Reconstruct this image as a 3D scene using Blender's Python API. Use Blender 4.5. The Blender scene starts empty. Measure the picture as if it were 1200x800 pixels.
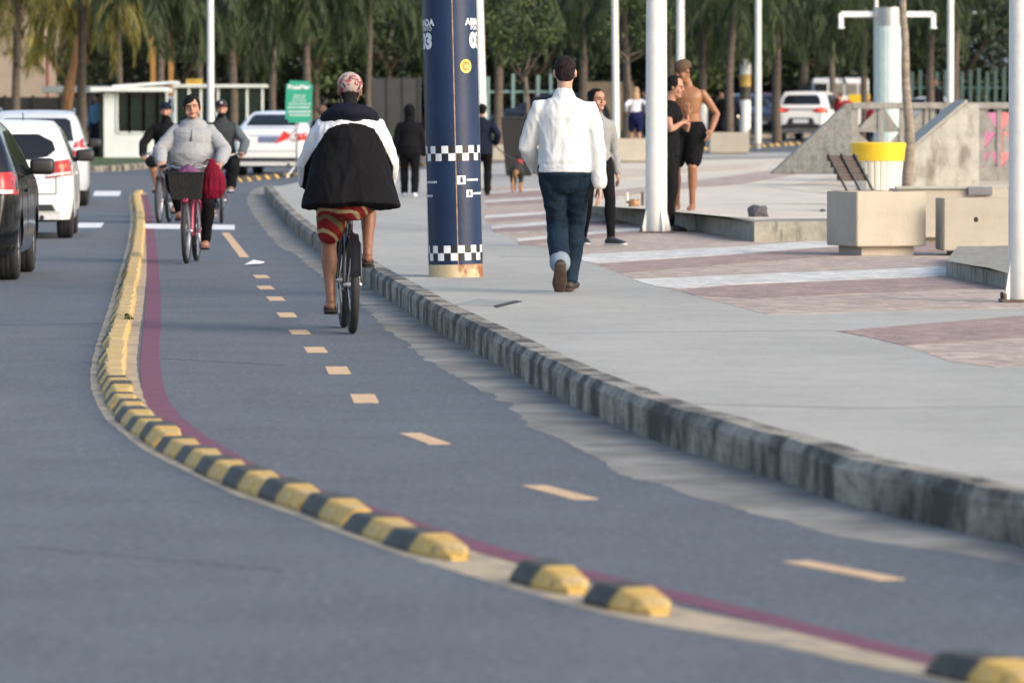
import bpy, bmesh, math, random
from math import pi, sin, cos, radians as R
from mathutils import Vector as V, Matrix as M, noise
from mathutils.bvhtree import BVHTree
C = bpy.context.scene
COL = C.collection
# ------------------------------------------------------------------ camera, sky, sun, exposure
CAMH, FPX, HOR = 1.43, 6000.0, 146.0
PITCH = math.atan((400 - HOR) / FPX)
cd = bpy.data.cameras.new('camera'); cam = bpy.data.objects.new('camera', cd); COL.objects.link(cam)
cam.location = (0, 0, CAMH); cam.rotation_euler = (pi/2 - PITCH, 0, 0)
cd.sensor_width = 36; cd.lens = 180; cd.clip_start = .5; cd.clip_end = 5000
cd.dof.use_dof = True; cd.dof.focus_distance = 38; cd.dof.aperture_fstop = 5.0
C.camera = cam
SUN_EL, SUN_AZ = R(27), R(128)            # azimuth clockwise from +Y: the sun stands behind the camera, to the right
w = bpy.data.worlds.new('World'); C.world = w; w.use_nodes = True
nt = w.node_tree; bg = nt.nodes['Background']
sky = nt.nodes.new('ShaderNodeTexSky'); sky.sky_type = 'NISHITA'; sky.sun_disc = False
sky.sun_elevation = SUN_EL; sky.sun_rotation = SUN_AZ; sky.air_density = 1.0; sky.dust_density = 3.0; sky.ozone_density = 1.0
nt.links.new(sky.outputs[0], bg.inputs[0]); bg.inputs[1].default_value = .15
sl = bpy.data.lights.new('sun', 'SUN'); sl.energy = .9; sl.angle = R(35); sl.color = (1, .93, .83)
so = bpy.data.objects.new('sun', sl); COL.objects.link(so)
sdir = V((sin(SUN_AZ)*cos(SUN_EL), cos(SUN_AZ)*cos(SUN_EL), sin(SUN_EL)))
so.rotation_euler = sdir.to_track_quat('Z', 'Y').to_euler(); so.location = (20, -20, 30)
C.view_settings.view_transform = 'Standard'; C.view_settings.look = 'None'
C.view_settings.exposure = 1.02; C.view_settings.gamma = 1; C.view_settings.use_curve_mapping = False
C.render.engine = 'CYCLES'
try:
    C.cycles.use_denoising = True; C.cycles.max_bounces = 6; C.cycles.diffuse_bounces = 3
    C.cycles.glossy_bounces = 3; C.cycles.transmission_bounces = 4; C.cycles.transparent_max_bounces = 6
except Exception: pass

# ------------------------------------------------------------------ terrain and survey helpers
def terr(y):
    return .0107*(min(y, 190) - 90) if y > 90 else 0.0
_cp, _sp = cos(PITCH), sin(PITCH)
def ray(px, py):
    f, u = V((0, _cp, -_sp)), V((0, _sp, _cp))
    return (f*FPX + V((1, 0, 0))*(px - 600) + u*(400 - py)).normalized()
def G(px, py, off=0.0):
    """the point of the terrain (raised by off) that was surveyed at a picture position"""
    d = ray(px, py); lo, hi = 3.0, 420.0
    f = lambda t: CAMH + d.z*t - (terr(d.y*t) + off)
    for _ in range(60):
        m = (lo + hi)/2
        if f(m) > 0: lo = m
        else: hi = m
    return V((d.x*lo, d.y*lo, CAMH + d.z*lo))
def AT(px, py, D):
    d = ray(px, py); t = D/d.y
    return V((d.x*t, D, CAMH + d.z*t))
def XD(px, D): return (px - 600)*D/FPX
def ZD(py, D): return AT(600, py, D).z

# ------------------------------------------------------------------ materials
MATS = {}
def mat(name, col, rough=.7, var=.15, scale=6, bump=0.0, bscale=60, metal=0, spec=.5, stretch=(1, 1, 1), coat=0, col2=None, thr=(.35, .65), obj=True, sss=0):
    if name in MATS: return MATS[name]
    m = bpy.data.materials.new(name); m.use_nodes = True; n = m.node_tree; L = n.links
    p = n.nodes['Principled BSDF']; p.inputs['Roughness'].default_value = rough; p.inputs['Metallic'].default_value = metal
    p.inputs['Specular IOR Level'].default_value = spec
    if coat: p.inputs['Coat Weight'].default_value = coat; p.inputs['Coat Roughness'].default_value = .08
    if sss: p.inputs['Subsurface Weight'].default_value = sss; p.inputs['Subsurface Radius'].default_value = (.01, .004, .002)
    tc = n.nodes.new('ShaderNodeTexCoord'); mp = n.nodes.new('ShaderNodeMapping'); mp.inputs['Scale'].default_value = stretch
    L.new(tc.outputs['Object'], mp.inputs[0])
    nz = n.nodes.new('ShaderNodeTexNoise'); nz.inputs['Scale'].default_value = scale; nz.inputs['Detail'].default_value = 6; nz.inputs['Roughness'].default_value = .62
    L.new(mp.outputs[0], nz.inputs['Vector'])
    rp = n.nodes.new('ShaderNodeValToRGB'); rp.color_ramp.elements[0].position = thr[0]; rp.color_ramp.elements[1].position = thr[1]
    a = [max(0, c*(1 - var)) for c in col]; b = [min(1, c*(1 + var)) for c in col] if col2 is None else col2
    rp.color_ramp.elements[0].color = (*a, 1); rp.color_ramp.elements[1].color = (*b, 1)
    L.new(nz.outputs[0], rp.inputs[0]); L.new(rp.outputs[0], p.inputs['Base Color'])
    if bump:
        n2 = n.nodes.new('ShaderNodeTexNoise'); n2.inputs['Scale'].default_value = bscale; n2.inputs['Detail'].default_value = 4
        L.new(mp.outputs[0], n2.inputs['Vector'])
        bp = n.nodes.new('ShaderNodeBump'); bp.inputs['Strength'].default_value = bump; bp.inputs['Distance'].default_value = .02
        L.new(n2.outputs[0], bp.inputs['Height']); L.new(bp.outputs[0], p.inputs['Normal'])
    MATS[name] = m; return m
def mixlayer(m, col, nscale, lo, hi, stretch=(1, 1, 1), tex='noise', fac=1.0, uv=False):
    """adds one more stain or speckle layer of its own colour"""
    n = m.node_tree; L = n.links; p = n.nodes['Principled BSDF']
    src = p.inputs['Base Color'].links[0].from_socket
    tc = n.nodes.new('ShaderNodeTexCoord'); mp = n.nodes.new('ShaderNodeMapping'); mp.inputs['Scale'].default_value = stretch
    L.new(tc.outputs['UV' if uv else 'Object'], mp.inputs[0])
    if tex == 'noise':
        t = n.nodes.new('ShaderNodeTexNoise'); t.inputs['Detail'].default_value = 7; t.inputs['Roughness'].default_value = .65
    else:
        t = n.nodes.new('ShaderNodeTexVoronoi')
    t.inputs['Scale'].default_value = nscale; L.new(mp.outputs[0], t.inputs['Vector'])
    r = n.nodes.new('ShaderNodeMapRange'); r.inputs[1].default_value = lo; r.inputs[2].default_value = hi; r.inputs[4].default_value = fac
    L.new(t.outputs['Fac' if tex == 'noise' else 'Color' if tex == 'cell' else 'Distance'], r.inputs[0])
    mx = n.nodes.new('ShaderNodeMix'); mx.data_type = 'RGBA'
    L.new(r.outputs[0], mx.inputs[0]); L.new(src, mx.inputs[6]); mx.inputs[7].default_value = (*col, 1)
    L.new(mx.outputs[2], p.inputs['Base Color']); return m
def emis(name, col, s):
    m = mat(name, col, .3, 0); p = m.node_tree.nodes['Principled BSDF']
    p.inputs['Emission Color'].default_value = (*col, 1); p.inputs['Emission Strength'].default_value = s; return m

asphalt = mat('asphalt', (.098, .110, .122), .82, .12, 1.3, .35, 140)
mixlayer(asphalt, (.08, .088, .101), .25, .45, .7, (1, .35, 1), fac=.6)
mixlayer(asphalt, (.21, .215, .225), 26, .53, .64, fac=.75)
mixlayer(asphalt, (.035, .037, .042), 22, .54, .66, fac=.7)
mixlayer(asphalt, (.15, .155, .16), .5, .55, .75, (1, .2, 1), fac=.45); mixlayer(asphalt, (.045, .048, .055), .8, .60, .72, (1.2, .12, 1), fac=.55); mixlayer(asphalt, (.21, .215, .22), 9, .66, .74, (1, .5, 1), fac=.4)
concrete = mat('pavement concrete', (.375, .358, .312), .85, .07, 2.2, .25, 70)
mixlayer(concrete, (.24, .235, .215), .5, .46, .7, (1, .3, 1), fac=.6); mixlayer(concrete, (.22, .215, .20), 18, .53, .66, fac=.5); mixlayer(concrete, (.46, .455, .43), 22, .56, .68, fac=.5)
mixlayer(concrete, (.19, .185, .175), 5, .64, .78, fac=.6)
mixlayer(concrete, (.42, .42, .41), 1.1, .55, .75, (1, .4, 1), fac=.5)
rawconc = mat('raw concrete', (.27, .26, .235), .9, .18, 5, .5, 50)
mixlayer(rawconc, (.1, .095, .085), 7, .55, .72, (1, 1, .3), fac=.75)
plinthc = mat('plinth concrete', (.27, .255, .215), .9, .2, 6, .4, 50)
mixlayer(plinthc, (.06, .06, .055), 9, .52, .68, (1, 1, .25), fac=.8)
planterc = mat('planter concrete', (.42, .375, .30), .8, .07, 4, .15, 60)
mixlayer(planterc, (.3, .27, .22), 9, .6, .75, (1, 1, .5), fac=.5)
gutterc = mat('gutter concrete', (.23, .215, .185), .9, .35, 1.5, .5, 60)
mixlayer(gutterc, (.12, .12, .115), 4, .5, .68, fac=.8)
mixlayer(gutterc, (.36, .35, .32), 10, .6, .72, fac=.6)
def pebbles(name, col, grey=(.5, .5, .48)):
    m = mat(name, col, .85, .12, 1.5, .6, 60)
    mixlayer(m, tuple(c*.5 for c in col), 11, .15, .75, tex='cell', fac=.65)
    mixlayer(m, tuple(c*1.35 for c in col), 5, .5, .62, fac=.6); mixlayer(m, tuple(c*.6 for c in col), 8, .52, .64, fac=.6); mixlayer(m, grey, 24, .56, .66, fac=.55); mixlayer(m, tuple(c*.35 for c in col), 45, .6, .7, fac=.5); return m
stone_tan = pebbles('tan stone mosaic', (.47, .37, .30)); stone_red = pebbles('red stone mosaic', (.36, .25, .212))
stone_white = pebbles('white stone mosaic', (.66, .64, .58))
sand = mat('sand', (.50, .42, .32), .95, .15, 2, .5, 30)
mixlayer(sand, (.62, .58, .5), .6, .5, .62, (1, .4, 1)); mixlayer(sand, (.33, .26, .19), 6, .6, .72, fac=.6)
plaza_top = mat('pale worn paving', (.56, .50, .41), .9, .14, 1.5, .5, 30)
mixlayer(plaza_top, (.3, .26, .22), 20, .6, .72, fac=.6)
yellow = mat('kerb yellow paint', (.56, .35, .085), .75, .15, 14, .3, 60)
mixlayer(yellow, (.42, .36, .24), 12, .54, .66, fac=.75); mixlayer(yellow, (.14, .10, .05), 18, .58, .7, fac=.75)
black = mat('kerb black paint', (.040, .037, .030), .7, .3, 12, .3, 60)
mixlayer(black, (.13, .11, .06), 10, .5, .66, fac=.8)
cream = mat('cream road paint', (.42, .33, .21), .8, .14, 8, .2, 80); mixlayer(cream, (.18, .17, .165), 5, .48, .64, fac=.75)
orange = mat('faded orange road paint', (.60, .40, .22), .8, .12, 10, .2, 80); mixlayer(orange, (.22, .2, .19), 14, .55, .68, fac=.65)
maroon = mat('maroon road paint', (.155, .042, .075), .8, .15, 6, .2, 80); mixlayer(maroon, (.11, .085, .10), 10, .5, .68, fac=.7)
whitep = mat('white road paint', (.7, .7, .68), .75, .1, 10, .1, 80); mixlayer(whitep, (.3, .3, .3), 25, .6, .75, fac=.6)
grass = mat('lawn grass', (.05, .085, .022), .9, .3, 4, .7, 80)
earth = mat('bare earth', (.12, .1, .07), .95, .2, 2, .4, 30)
polew = mat('white pole paint', (.68, .67, .63), .55, .06, 7, .1, 40); mixlayer(polew, (.42, .40, .35), 12, .6, .78, (1, 1, .4), fac=.6)
glass_dark = mat('dark glass', (.010, .012, .014), .06, .1, 3, spec=.5)
rubber = mat('black rubber', (.018, .018, .019), .75, .2, 20, .2, 80)
blackpl = mat('black plastic', (.02, .02, .022), .5, .1, 10)
steel = mat('steel', (.45, .45, .46), .32, .1, 10, metal=.9)
darkmetal = mat('dark metal', (.05, .05, .055), .4, .1, 10, metal=.6)
wood_dark = mat('dark wood slats', (.055, .034, .03), .6, .25, 9, .2, 60, stretch=(1, 1, 8))
bark = mat('palm bark', (.12, .095, .075), .9, .25, 5, .6, 40, stretch=(1, 1, 4)); mixlayer(bark, (.06, .048, .038), 3, .5, .7, (1, 1, 5))
barkd = mat('tree bark', (.13, .10, .075), .9, .3, 8, .7, 40)
deadleaf = mat('dead palm leaf', (.22, .12, .06), .85, .3, 5)
def leafm(name, c, c2, var=.4):
    m = mat(name, c, .6, var, .9, col2=c2, thr=(.3, .7)); mixlayer(m, tuple(x*.45 for x in c), 3.1, .5, .65, fac=.8)
    p = m.node_tree.nodes['Principled BSDF']; p.inputs['Transmission Weight'].default_value = 0
    return m
palmleaf = leafm('palm leaves', (.017, .038, .006), (.048, .078, .012)); palmlit = leafm('yellow palm leaves', (.13, .135, .02), (.28, .23, .04))  # the yellow copy paints sunlight into the fronds of the left palms
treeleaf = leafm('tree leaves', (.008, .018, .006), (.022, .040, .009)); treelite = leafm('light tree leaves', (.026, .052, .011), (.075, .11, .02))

# ------------------------------------------------------------------ mesh helpers
def obj(name, me_or_bm, m=None, parent=None, smooth=False, loc=None):
    if isinstance(me_or_bm, bmesh.types.BMesh):
        me = bpy.data.meshes.new(name); bmesh.ops.recalc_face_normals(me_or_bm, faces=me_or_bm.faces[:]) if len(me_or_bm.faces) < 5000 else None
        me_or_bm.to_mesh(me); me_or_bm.free()
    else: me = me_or_bm; me.name = name
    if m is not None and not isinstance(m, (list, tuple)): m = [m]
    if m:
        idx = [0]*len(me.polygons); me.polygons.foreach_get('material_index', idx); me.materials.clear()
        for x in m: me.materials.append(x)
        if len(m) > 1: me.polygons.foreach_set('material_index', idx)
    if smooth:
        me.polygons.foreach_set('use_smooth', [True]*len(me.polygons))
        if smooth == 'auto':
            try: me.set_sharp_from_angle(angle=R(35))
            except Exception: pass
    o = bpy.data.objects.new(name, me); COL.objects.link(o)
    if parent: o.parent = parent
    if loc is not None: o.location = loc
    return o
def tag(o, label=None, cat=None, group=None, kind=None):
    for k, v in (('label', label), ('category', cat), ('group', group), ('kind', kind)):
        if v: o[k] = v
    return o
def thing(name, label, cat, loc=(0, 0, 0), rz=0, group=None):
    o = bpy.data.objects.new(name, None); COL.objects.link(o); o.location = loc; o.rotation_euler = (0, 0, rz); o.empty_display_size = .3
    return tag(o, label, cat, group)
def dup(o, loc=None, rz=None, label=None, parent=None, sc=None):
    c = o.copy(); COL.objects.link(c)
    if parent: c.parent = parent
    if loc is not None: c.location = loc
    if rz is not None: c.rotation_euler = (0, 0, rz)
    if sc is not None: c.scale = sc
    if label: c['label'] = label
    for ch in list(o.children): dup(ch, parent=c)
    return c
def box(bm, c, s, rot=None, bev=0, mi=0):
    r = bmesh.ops.create_cube(bm, size=1); vs = r['verts']
    for v in vs: v.co = V((v.co.x*s[0], v.co.y*s[1], v.co.z*s[2]))
    if bev:
        es = list({e for v in vs for e in v.link_edges})
        rr = bmesh.ops.bevel(bm, geom=es, offset=bev, segments=2, affect='EDGES', profile=.6)
        vs = list({v for f in rr['faces'] for v in f.verts} | {v for v in vs if v.is_valid})
    mt = M.Translation(V(c)) @ (rot.to_4x4() if rot else M.Identity(4))
    for v in vs: v.co = mt @ v.co
    for f in {f for v in vs for f in v.link_faces}: f.material_index = mi
    return vs
def tube(bm, pts, rad, seg=12, side=None, cap=True, mi=0, flat_end=False):
    """closed tube through pts; rad: number or (across, deep) per point; side: the across direction"""
    pts = [V(p) for p in pts]; n = len(pts)
    if not isinstance(rad, (list, tuple)): rad = [rad]*n
    if isinstance(rad, tuple) and n != len(rad): rad = [rad]*n
    rad = [r if isinstance(r, (tuple, list)) else (r, r) for r in rad]
    rings = []; P = pts[:]; RR = rad[:]
    if cap:
        t0 = (pts[0] - pts[1]).normalized(); t1 = (pts[-1] - pts[-2]).normalized()
        k0, k1 = min(rad[0]), min(rad[-1])
        P = [pts[0] + t0*k0*.75, pts[0] + t0*k0*.45] + P + [pts[-1] + t1*k1*.45, pts[-1] + t1*k1*.75]
        RR = [(rad[0][0]*.45, rad[0][1]*.45), (rad[0][0]*.82, rad[0][1]*.82)] + RR + [(rad[-1][0]*.82, rad[-1][1]*.82), (rad[-1][0]*.45, rad[-1][1]*.45)]
    if flat_end: P = P[:-2]; RR = RR[:-2]
    prev = None
    for i, p in enumerate(P):
        t = (P[min(i+1, len(P)-1)] - P[max(i-1, 0)]).normalized()
        if side is not None: s = V(side)
        elif prev is not None: s = prev
        else: s = V((1, 0, 0)) if abs(t.x) < .8 else V((0, 1, 0))
        s = (s - t*s.dot(t)).normalized(); prev = s; nn = t.cross(s)
        rings.append([bm.verts.new(p + s*RR[i][0]*cos(2*pi*k/seg) + nn*RR[i][1]*sin(2*pi*k/seg)) for k in range(seg)])
    fs = []
    for a, b in zip(rings, rings[1:]):
        for k in range(seg): fs.append(bm.faces.new((a[k], a[(k+1) % seg], b[(k+1) % seg], b[k])))
    fs.append(bm.faces.new(rings[0][::-1])); fs.append(bm.faces.new(rings[-1]))
    for f in fs: f.material_index = mi
    return rings
def ellip(bm, c, r, seg=16, rot=None, mi=0):
    rr = bmesh.ops.create_uvsphere(bm, u_segments=seg, v_segments=max(6, seg*2//3), radius=1)
    for v in rr['verts']:
        q = V((v.co.x*r[0], v.co.y*r[1], v.co.z*r[2])); v.co = V(c) + (rot @ q if rot else q)
    for f in {f for v in rr['verts'] for f in v.link_faces}: f.material_index = mi
    return rr['verts']
def catmull(P, n=6):
    P = [V(p) for p in P]; out = []
    for i in range(len(P) - 1):
        p0, p1, p2, p3 = P[max(i-1, 0)], P[i], P[i+1], P[min(i+2, len(P)-1)]
        for k in range(n):
            t = k/n
            out.append(.5*((2*p1) + (p2-p0)*t + (2*p0-5*p1+4*p2-p3)*t*t + (3*p1-p0-3*p2+p3)*t**3))
    out.append(P[-1]); return out
def resample(P, step):
    L = [0]
    for a, b in zip(P, P[1:]): L.append(L[-1] + (b-a).length)
    out = []; s = 0; i = 0
    while s <= L[-1]:
        while i < len(P)-2 and L[i+1] < s: i += 1
        f = (s - L[i])/max(1e-9, L[i+1]-L[i]); out.append(P[i].lerp(P[i+1], f)); s += step
    return out
def normals2(P):
    out = []
    for i in range(len(P)):
        t = P[min(i+1, len(P)-1)] - P[max(i-1, 0)]; t.z = 0; t.normalize(); out.append(V((-t.y, t.x, 0)))
    return out
def sheet(name, pts, m, off, skirt=.012, parent=None, kind='structure', label=None):
    """flat polygon laid on the terrain at a height above it; skirt makes it a slab"""
    bm = bmesh.new(); vs = [bm.verts.new((p[0], p[1], 0)) for p in pts]; f = bm.faces.new(vs)
    bmesh.ops.triangulate(bm, faces=[f], quad_method='BEAUTY', ngon_method='EAR_CLIP')
    for yy in (90, 190):
        bmesh.ops.bisect_plane(bm, geom=bm.verts[:]+bm.edges[:]+bm.faces[:], plane_co=(0, yy, 0), plane_no=(0, 1, 0))
    for v in bm.verts: v.co.z = terr(v.co.y) + off
    if skirt:
        be = [e for e in bm.edges if len(e.link_faces) == 1]
        r = bmesh.ops.extrude_edge_only(bm, edges=be)
        for v in r['geom']:
            if isinstance(v, bmesh.types.BMVert): v.co.z -= skirt
    bmesh.ops.recalc_face_normals(bm, faces=bm.faces[:])
    if not skirt:
        for f in bm.faces:
            if f.normal.z < 0: f.normal_flip()
    o = obj(name, bm, m, parent)
    if kind: o['kind'] = kind
    if label: o['label'] = label
    return o
def ribbon(name, P, w0, w1, m, off, kind='structure', jit=0):
    """strip along P from lateral offset w0 to w1"""
    bm = bmesh.new(); N = normals2(P); prev = None
    for p, n in zip(P, N):
        j0, j1 = random.uniform(-jit, jit), random.uniform(-jit, jit)
        a = p + n*(w0 + j0); b = p + n*(w1 + j1)
        a.z = terr(a.y) + off; b.z = terr(b.y) + off
        q = (bm.verts.new(a), bm.verts.new(b))
        if prev: bm.faces.new((prev[0], prev[1], q[1], q[0]))
        prev = q
    bmesh.ops.recalc_face_normals(bm, faces=bm.faces[:])
    if bm.faces[:] and bm.faces[:][0].normal.z < 0:
        for f in bm.faces: f.normal_flip()
    be = [e for e in bm.edges if len(e.link_faces) == 1]; r = bmesh.ops.extrude_edge_only(bm, edges=be)
    for v in r['geom']:
        if isinstance(v, bmesh.types.BMVert): v.co.z -= .012
    o = obj(name, bm, m)
    if kind: o['kind'] = kind
    return o
random.seed(7)

# ================================================================== SETTING
sheet('ground', [(-900, -60), (900, -60), (900, 2500), (-900, 2500)], earth, -.02)
sheet('road', [(-70, -5), (70, -5), (70, 189.6), (-70, 189.6)], asphalt, 0)
SW = .17      # pavement height
kp = [(1500, 760), (1330, 690), (1200, 640), (1147, 630), (1077, 612), (987, 590), (933, 570), (859, 547), (805, 530), (747, 509), (693, 486), (640, 460), (592, 433), (560, 415),
      (514, 390), (492, 376), (465, 358), (437, 340), (405, 317), (374, 295), (350, 277), (332, 258), (318, 240), (309, 228)]
KL = [G(x, y) for x, y in kp]
KLs = resample(catmull(KL, 8), .12)
far = [G(x, y, SW) for x, y in ((312, 222), (330, 218), (348, 214), (400, 207), (480, 200), (600, 190), (750, 184), (880, 179), (1000, 178), (1300, 176))]
pave = [p for p in KLs[::4]] + far + [V((60, 150, 0)), V((60, 5, 0))]
# the slab starts behind the kerb stones
Nk = normals2(KLs)
sgn = -1 if (KLs[40] + Nk[40]).x < KLs[40].x else 1
inner = [p + n*sgn*.15 for p, n in zip(KLs, Nk)]
sheet('pavement', [p for p in inner[::4]] + far[1:] + [V((40, 150, 0)), V((40, 8, 0))], concrete, SW, skirt=.18)
# kerb stones with a uv along their length for the black run-off stains
kerbm = mat('old kerb stone', (.32, .29, .235), .9, .2, 6, .5, 60)
mixlayer(kerbm, (.024, .023, .021), 1.0, .43, .57, (2.0, .45, 1), uv=True, fac=.9)
mixlayer(kerbm, (.40, .37, .31), 3.1, .58, .70, (1, .5, 1), uv=True, fac=.45)
mixlayer(kerbm, (.06, .056, .05), 9.0, .5, .66, (1, 1, 1), uv=True, fac=.6)
def kerb(name, P, N, s, m, h=SW, wd=.15, seam=1.0, topoff=.006):
    bm = bmesh.new(); uvl = bm.loops.layers.uv.new('UVMap'); prev = None; L = 0; last = None
    for i, (p, n) in enumerate(zip(P, N)):
        if last is not None: L += (p - last).length
        last = p; j = .012*noise.noise(p*.9); hz = h + topoff + .007*noise.noise(p*1.3)
        k = False
        ins = .012 if k else 0
        prof = [(j - .0 + ins, -.05, 0), (j + ins, h*.78, .5), (.028 + j + ins, hz - (.02 if k else 0), .8), (wd, hz - (.015 if k else 0), 1.6), (wd + .0005, -.05, 2)]
        q = []
        for wv, z, vv in prof:
            c = p + n*s*wv; c.z = terr(c.y) + z; q.append((bm.verts.new(c), (L, vv)))
        if prev:
            for a in range(len(q)-1):
                vs = (prev[a], prev[a+1], q[a+1], q[a])
                f = bm.faces.new([x[0] for x in vs])
                for lp, x in zip(f.loops, vs): lp[uvl].uv = x[1]
        prev = q
    o = obj(name, bm, m); o['kind'] = 'structure'; return o
cut = min(range(len(KLs)), key=lambda i: (KLs[i] - G(341, 268)).length)
kerb('kerb', KLs, Nk, sgn, kerbm)
go = [(1500, 800), (1330, 722), (1200, 665), (1067, 641), (985, 628), (900, 606), (800, 577), (740, 560), (700, 540), (650, 512), (620, 499), (590, 470), (540, 445), (505, 425), (480, 404), (470, 398), (443, 378),
      (421, 352), (400, 338), (363, 313), (345, 297), (325, 288), (312, 272), (300, 256), (294, 246), (289, 232), (298, 222), (316, 216)]
gutter = [G(x, y) for x, y in go]
gutter = [p + V((noise.noise(p*2.2)*.05 + noise.noise(p*7)*.03, noise.noise(p*1.4)*.13, 0)) for p in resample(catmull(gutter, 4), .10)]
sheet('gutter', gutter + [V(p) for p in KLs[::6]][::-1], gutterc, .0015)
# drain mouths in the kerb
for px_, py_ in ((499, 374.5), (506, 380)):
    b_ = G(px_, py_); bm = bmesh.new(); ellip(bm, (0, 0, .07), (.05, .03, .045), 14); o_ = obj('drain hole', bm, mat('drain black', (.008, .008, .008), .9), loc=b_); o_['kind'] = 'structure'
# separator line
ep = [(1500, 905), (1330, 855), (1180, 812), (1060, 785), (930, 757), (820, 738), (720, 718), (625, 692), (470, 646), (376, 611), (322, 592), (280, 577), (244, 561), (214, 545.5), (187, 532), (166, 519), (147, 503),
      (132, 490), (122.5, 476), (116, 461), (113, 443), (114.5, 425), (119, 405), (125, 385), (131, 365), (138, 340), (146, 312), (151.5, 290), (155, 268), (155.5, 250), (153.5, 235), (154, 229), (160, 226)]
E = resample(catmull([G(x, y) for x, y in ep], 8), .06)
NE = normals2(E)
sb = 1 if (E[100] + NE[100]).x > E[100].x else -1
ribbon('separator base strip', E[::4], -.035*sb, .235*sb, cream, .0015, jit=.004)
MP = [(1500, 870), (1075, 770), (800, 700), (600, 652), (455, 606), (360, 574), (310, 556), (262, 533), (222, 508), (195, 485), (182, 465), (177.5, 445), (176, 425), (176.5, 400), (178.5, 380), (179.5, 333), (178, 300), (175, 262), (172, 240), (168, 228)]
PM = resample(catmull([G(x, y) for x, y in MP], 8), .25)
NP = normals2(PM); sp = 1 if (PM[30] + NP[30]).x > PM[30].x else -1
ribbon('maroon lane edge marking', PM, -.06*sp, .06*sp, maroon, .0025, jit=.004)
# lane markings
for n_, a, b, wd in [((0), (1060, 682), (918, 655), .1), (1, (694, 587), (618, 567), .1), (2, (520, 522), (476, 506), .1)] + \
        [(3+i, (x+3, y+3.6*k), (x-3, y-3.6*k), .13) for i, (x, y, k) in enumerate([(427, 467, 1.7), (396, 434, 1.5), (370, 410, 1.1), (351, 389, .9), (336, 369, .9), (323, 350, .8), (311, 337, .7), (306, 324, .6)])] + \
        [(11, (290, 306), (262, 270), .10), (12, (252, 255), (246, 243), .10)]:
    A, B = G(*a), G(*b); A, B = A.lerp(B, .1), B.lerp(A, .1); ribbon('dashed lane marking', [A, A.lerp(B, .5), B], -wd/2, wd/2, orange, .0025)
def quadpx(name, P, m, off): return sheet(name, [G(x, y, off) for x, y in P], m, off)
quadpx('white line across the cycle lane', [(163, 262), (275, 263.5), (275, 269), (165, 267.5)], whitep, .004)
for P in ([(93, 261), (122, 261), (118, 266.5), (86, 266.5)], [(111, 224), (142, 224), (140, 229.5), (109, 229.5)], [(0, 291), (8, 291), (0, 297), (-12, 297)], [(118, 190), (140, 190), (136, 193), (113, 193)]):
    quadpx('white road marking', P, whitep, .002)
crk = mat('asphalt crack', (.03, .032, .036), .9)
for A_, B_ in (((-30, 381), (118, 379)), ((-10, 296), (150, 299)), ((190, 420), (330, 428)), ((20, 640), (330, 668))):
    a_, b_ = G(*A_), G(*B_); P_ = [a_.lerp(b_, q/40) + V((0, noise.noise(V((q*.5, A_[0], 0)))*.09, 0)) for q in range(41)]
    ribbon('asphalt crack', P_, -.006, .006, crk, .001, jit=.003)
# mosaic on the plaza
Z1, Z2 = SW + .0015, SW + .003
def mos(name, P, m, off=Z1): return sheet(name, [G(x, y, off) for x, y in P], m, off)
mos('tan mosaic paving', [(1300, 424), (1200, 429), (1165, 430), (1116, 424), (1060, 405), (1020, 395), (980, 387.5), (1200, 369.5), (1330, 359)], stone_tan)
mos('red mosaic paving', [(1060, 404.5), (1020, 395), (980, 387.5), (1200, 369.5), (1330, 359), (1330, 386), (1200, 396)], stone_red, Z2)
mos('tan mosaic paving', [(899, 368.5), (868, 360), (840, 353), (811, 345), (790, 340), (765, 334), (730, 322), (700, 311), (672, 302), (640, 291), (610, 283), (585, 273), (570, 262), (566, 240), (566, 222), (590, 218),
     (690, 222), (840, 245), (1010, 262), (1200, 275), (1500, 290), (1500, 345), (1200, 360)], stone_tan)
mos('white mosaic band', [(767, 334.5), (740, 327), (850, 322.5), (1000, 316.5), (1109, 312), (1300, 306), (1300, 315), (1109, 323), (1000, 327.5), (850, 333.5), (795, 338)], stone_white, Z2)
mos('red mosaic band', [(811, 345), (795, 339.5), (850, 335), (1000, 328), (1109, 323.6), (1300, 316), (1300, 332), (1109, 340), (1000, 344), (880, 350)], stone_red, Z2)
mos('white mosaic band', [(677, 300), (690, 297.5), (850, 289.5), (955, 282.5), (1100, 273), (1300, 262), (1300, 268), (1100, 281), (955, 290), (850, 298.5), (700, 308), (684, 306)], stone_white, Z2)
mos('red mosaic band', [(700, 309.5), (850, 299), (955, 290.6), (1100, 281.6), (1300, 270), (1300, 284), (1100, 296), (955, 302), (850, 310), (730, 320)], stone_red, Z2)
for ys, m, t in ((281, stone_white, 3.2), (266, stone_white, 3.6), (254, stone_white, 3), (236, stone_white, 2.2), (226, stone_white, 2)):
    x0 = 568 + max(0, ys - 262)*2.0
    mos('white mosaic band', [(x0, ys + t/2), (x0, ys - t/2), (700, ys - 9 - t/2), (760, ys - 13.5 - t/2), (760, ys - 13.5 + t/2), (700, ys - 9 + t/2)], m, Z2)
    mos('red mosaic band', [(x0, ys + t/2 + .5), (700, ys - 9 + t/2 + .5), (760, ys - 13.5 + t/2 + .5), (760, ys - 9 + t/2), (700, ys - 3.5 + t/2), (x0 + 4, ys + t/2 + 5)], stone_red, Z2)
for P in ([(640, 391), (760, 388.5), (980, 386.6), (980, 387.2), (760, 389.2), (640, 391.7)], [(585, 300), (670, 300.5), (670, 300.8), (585, 300.4)],
          [(790, 472), (1000, 477), (1300, 476), (1300, 477), (1000, 478), (790, 472.8)]):
    mos('pavement joint', P, mat('joint', (.24, .235, .22), .9), Z1)
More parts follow.
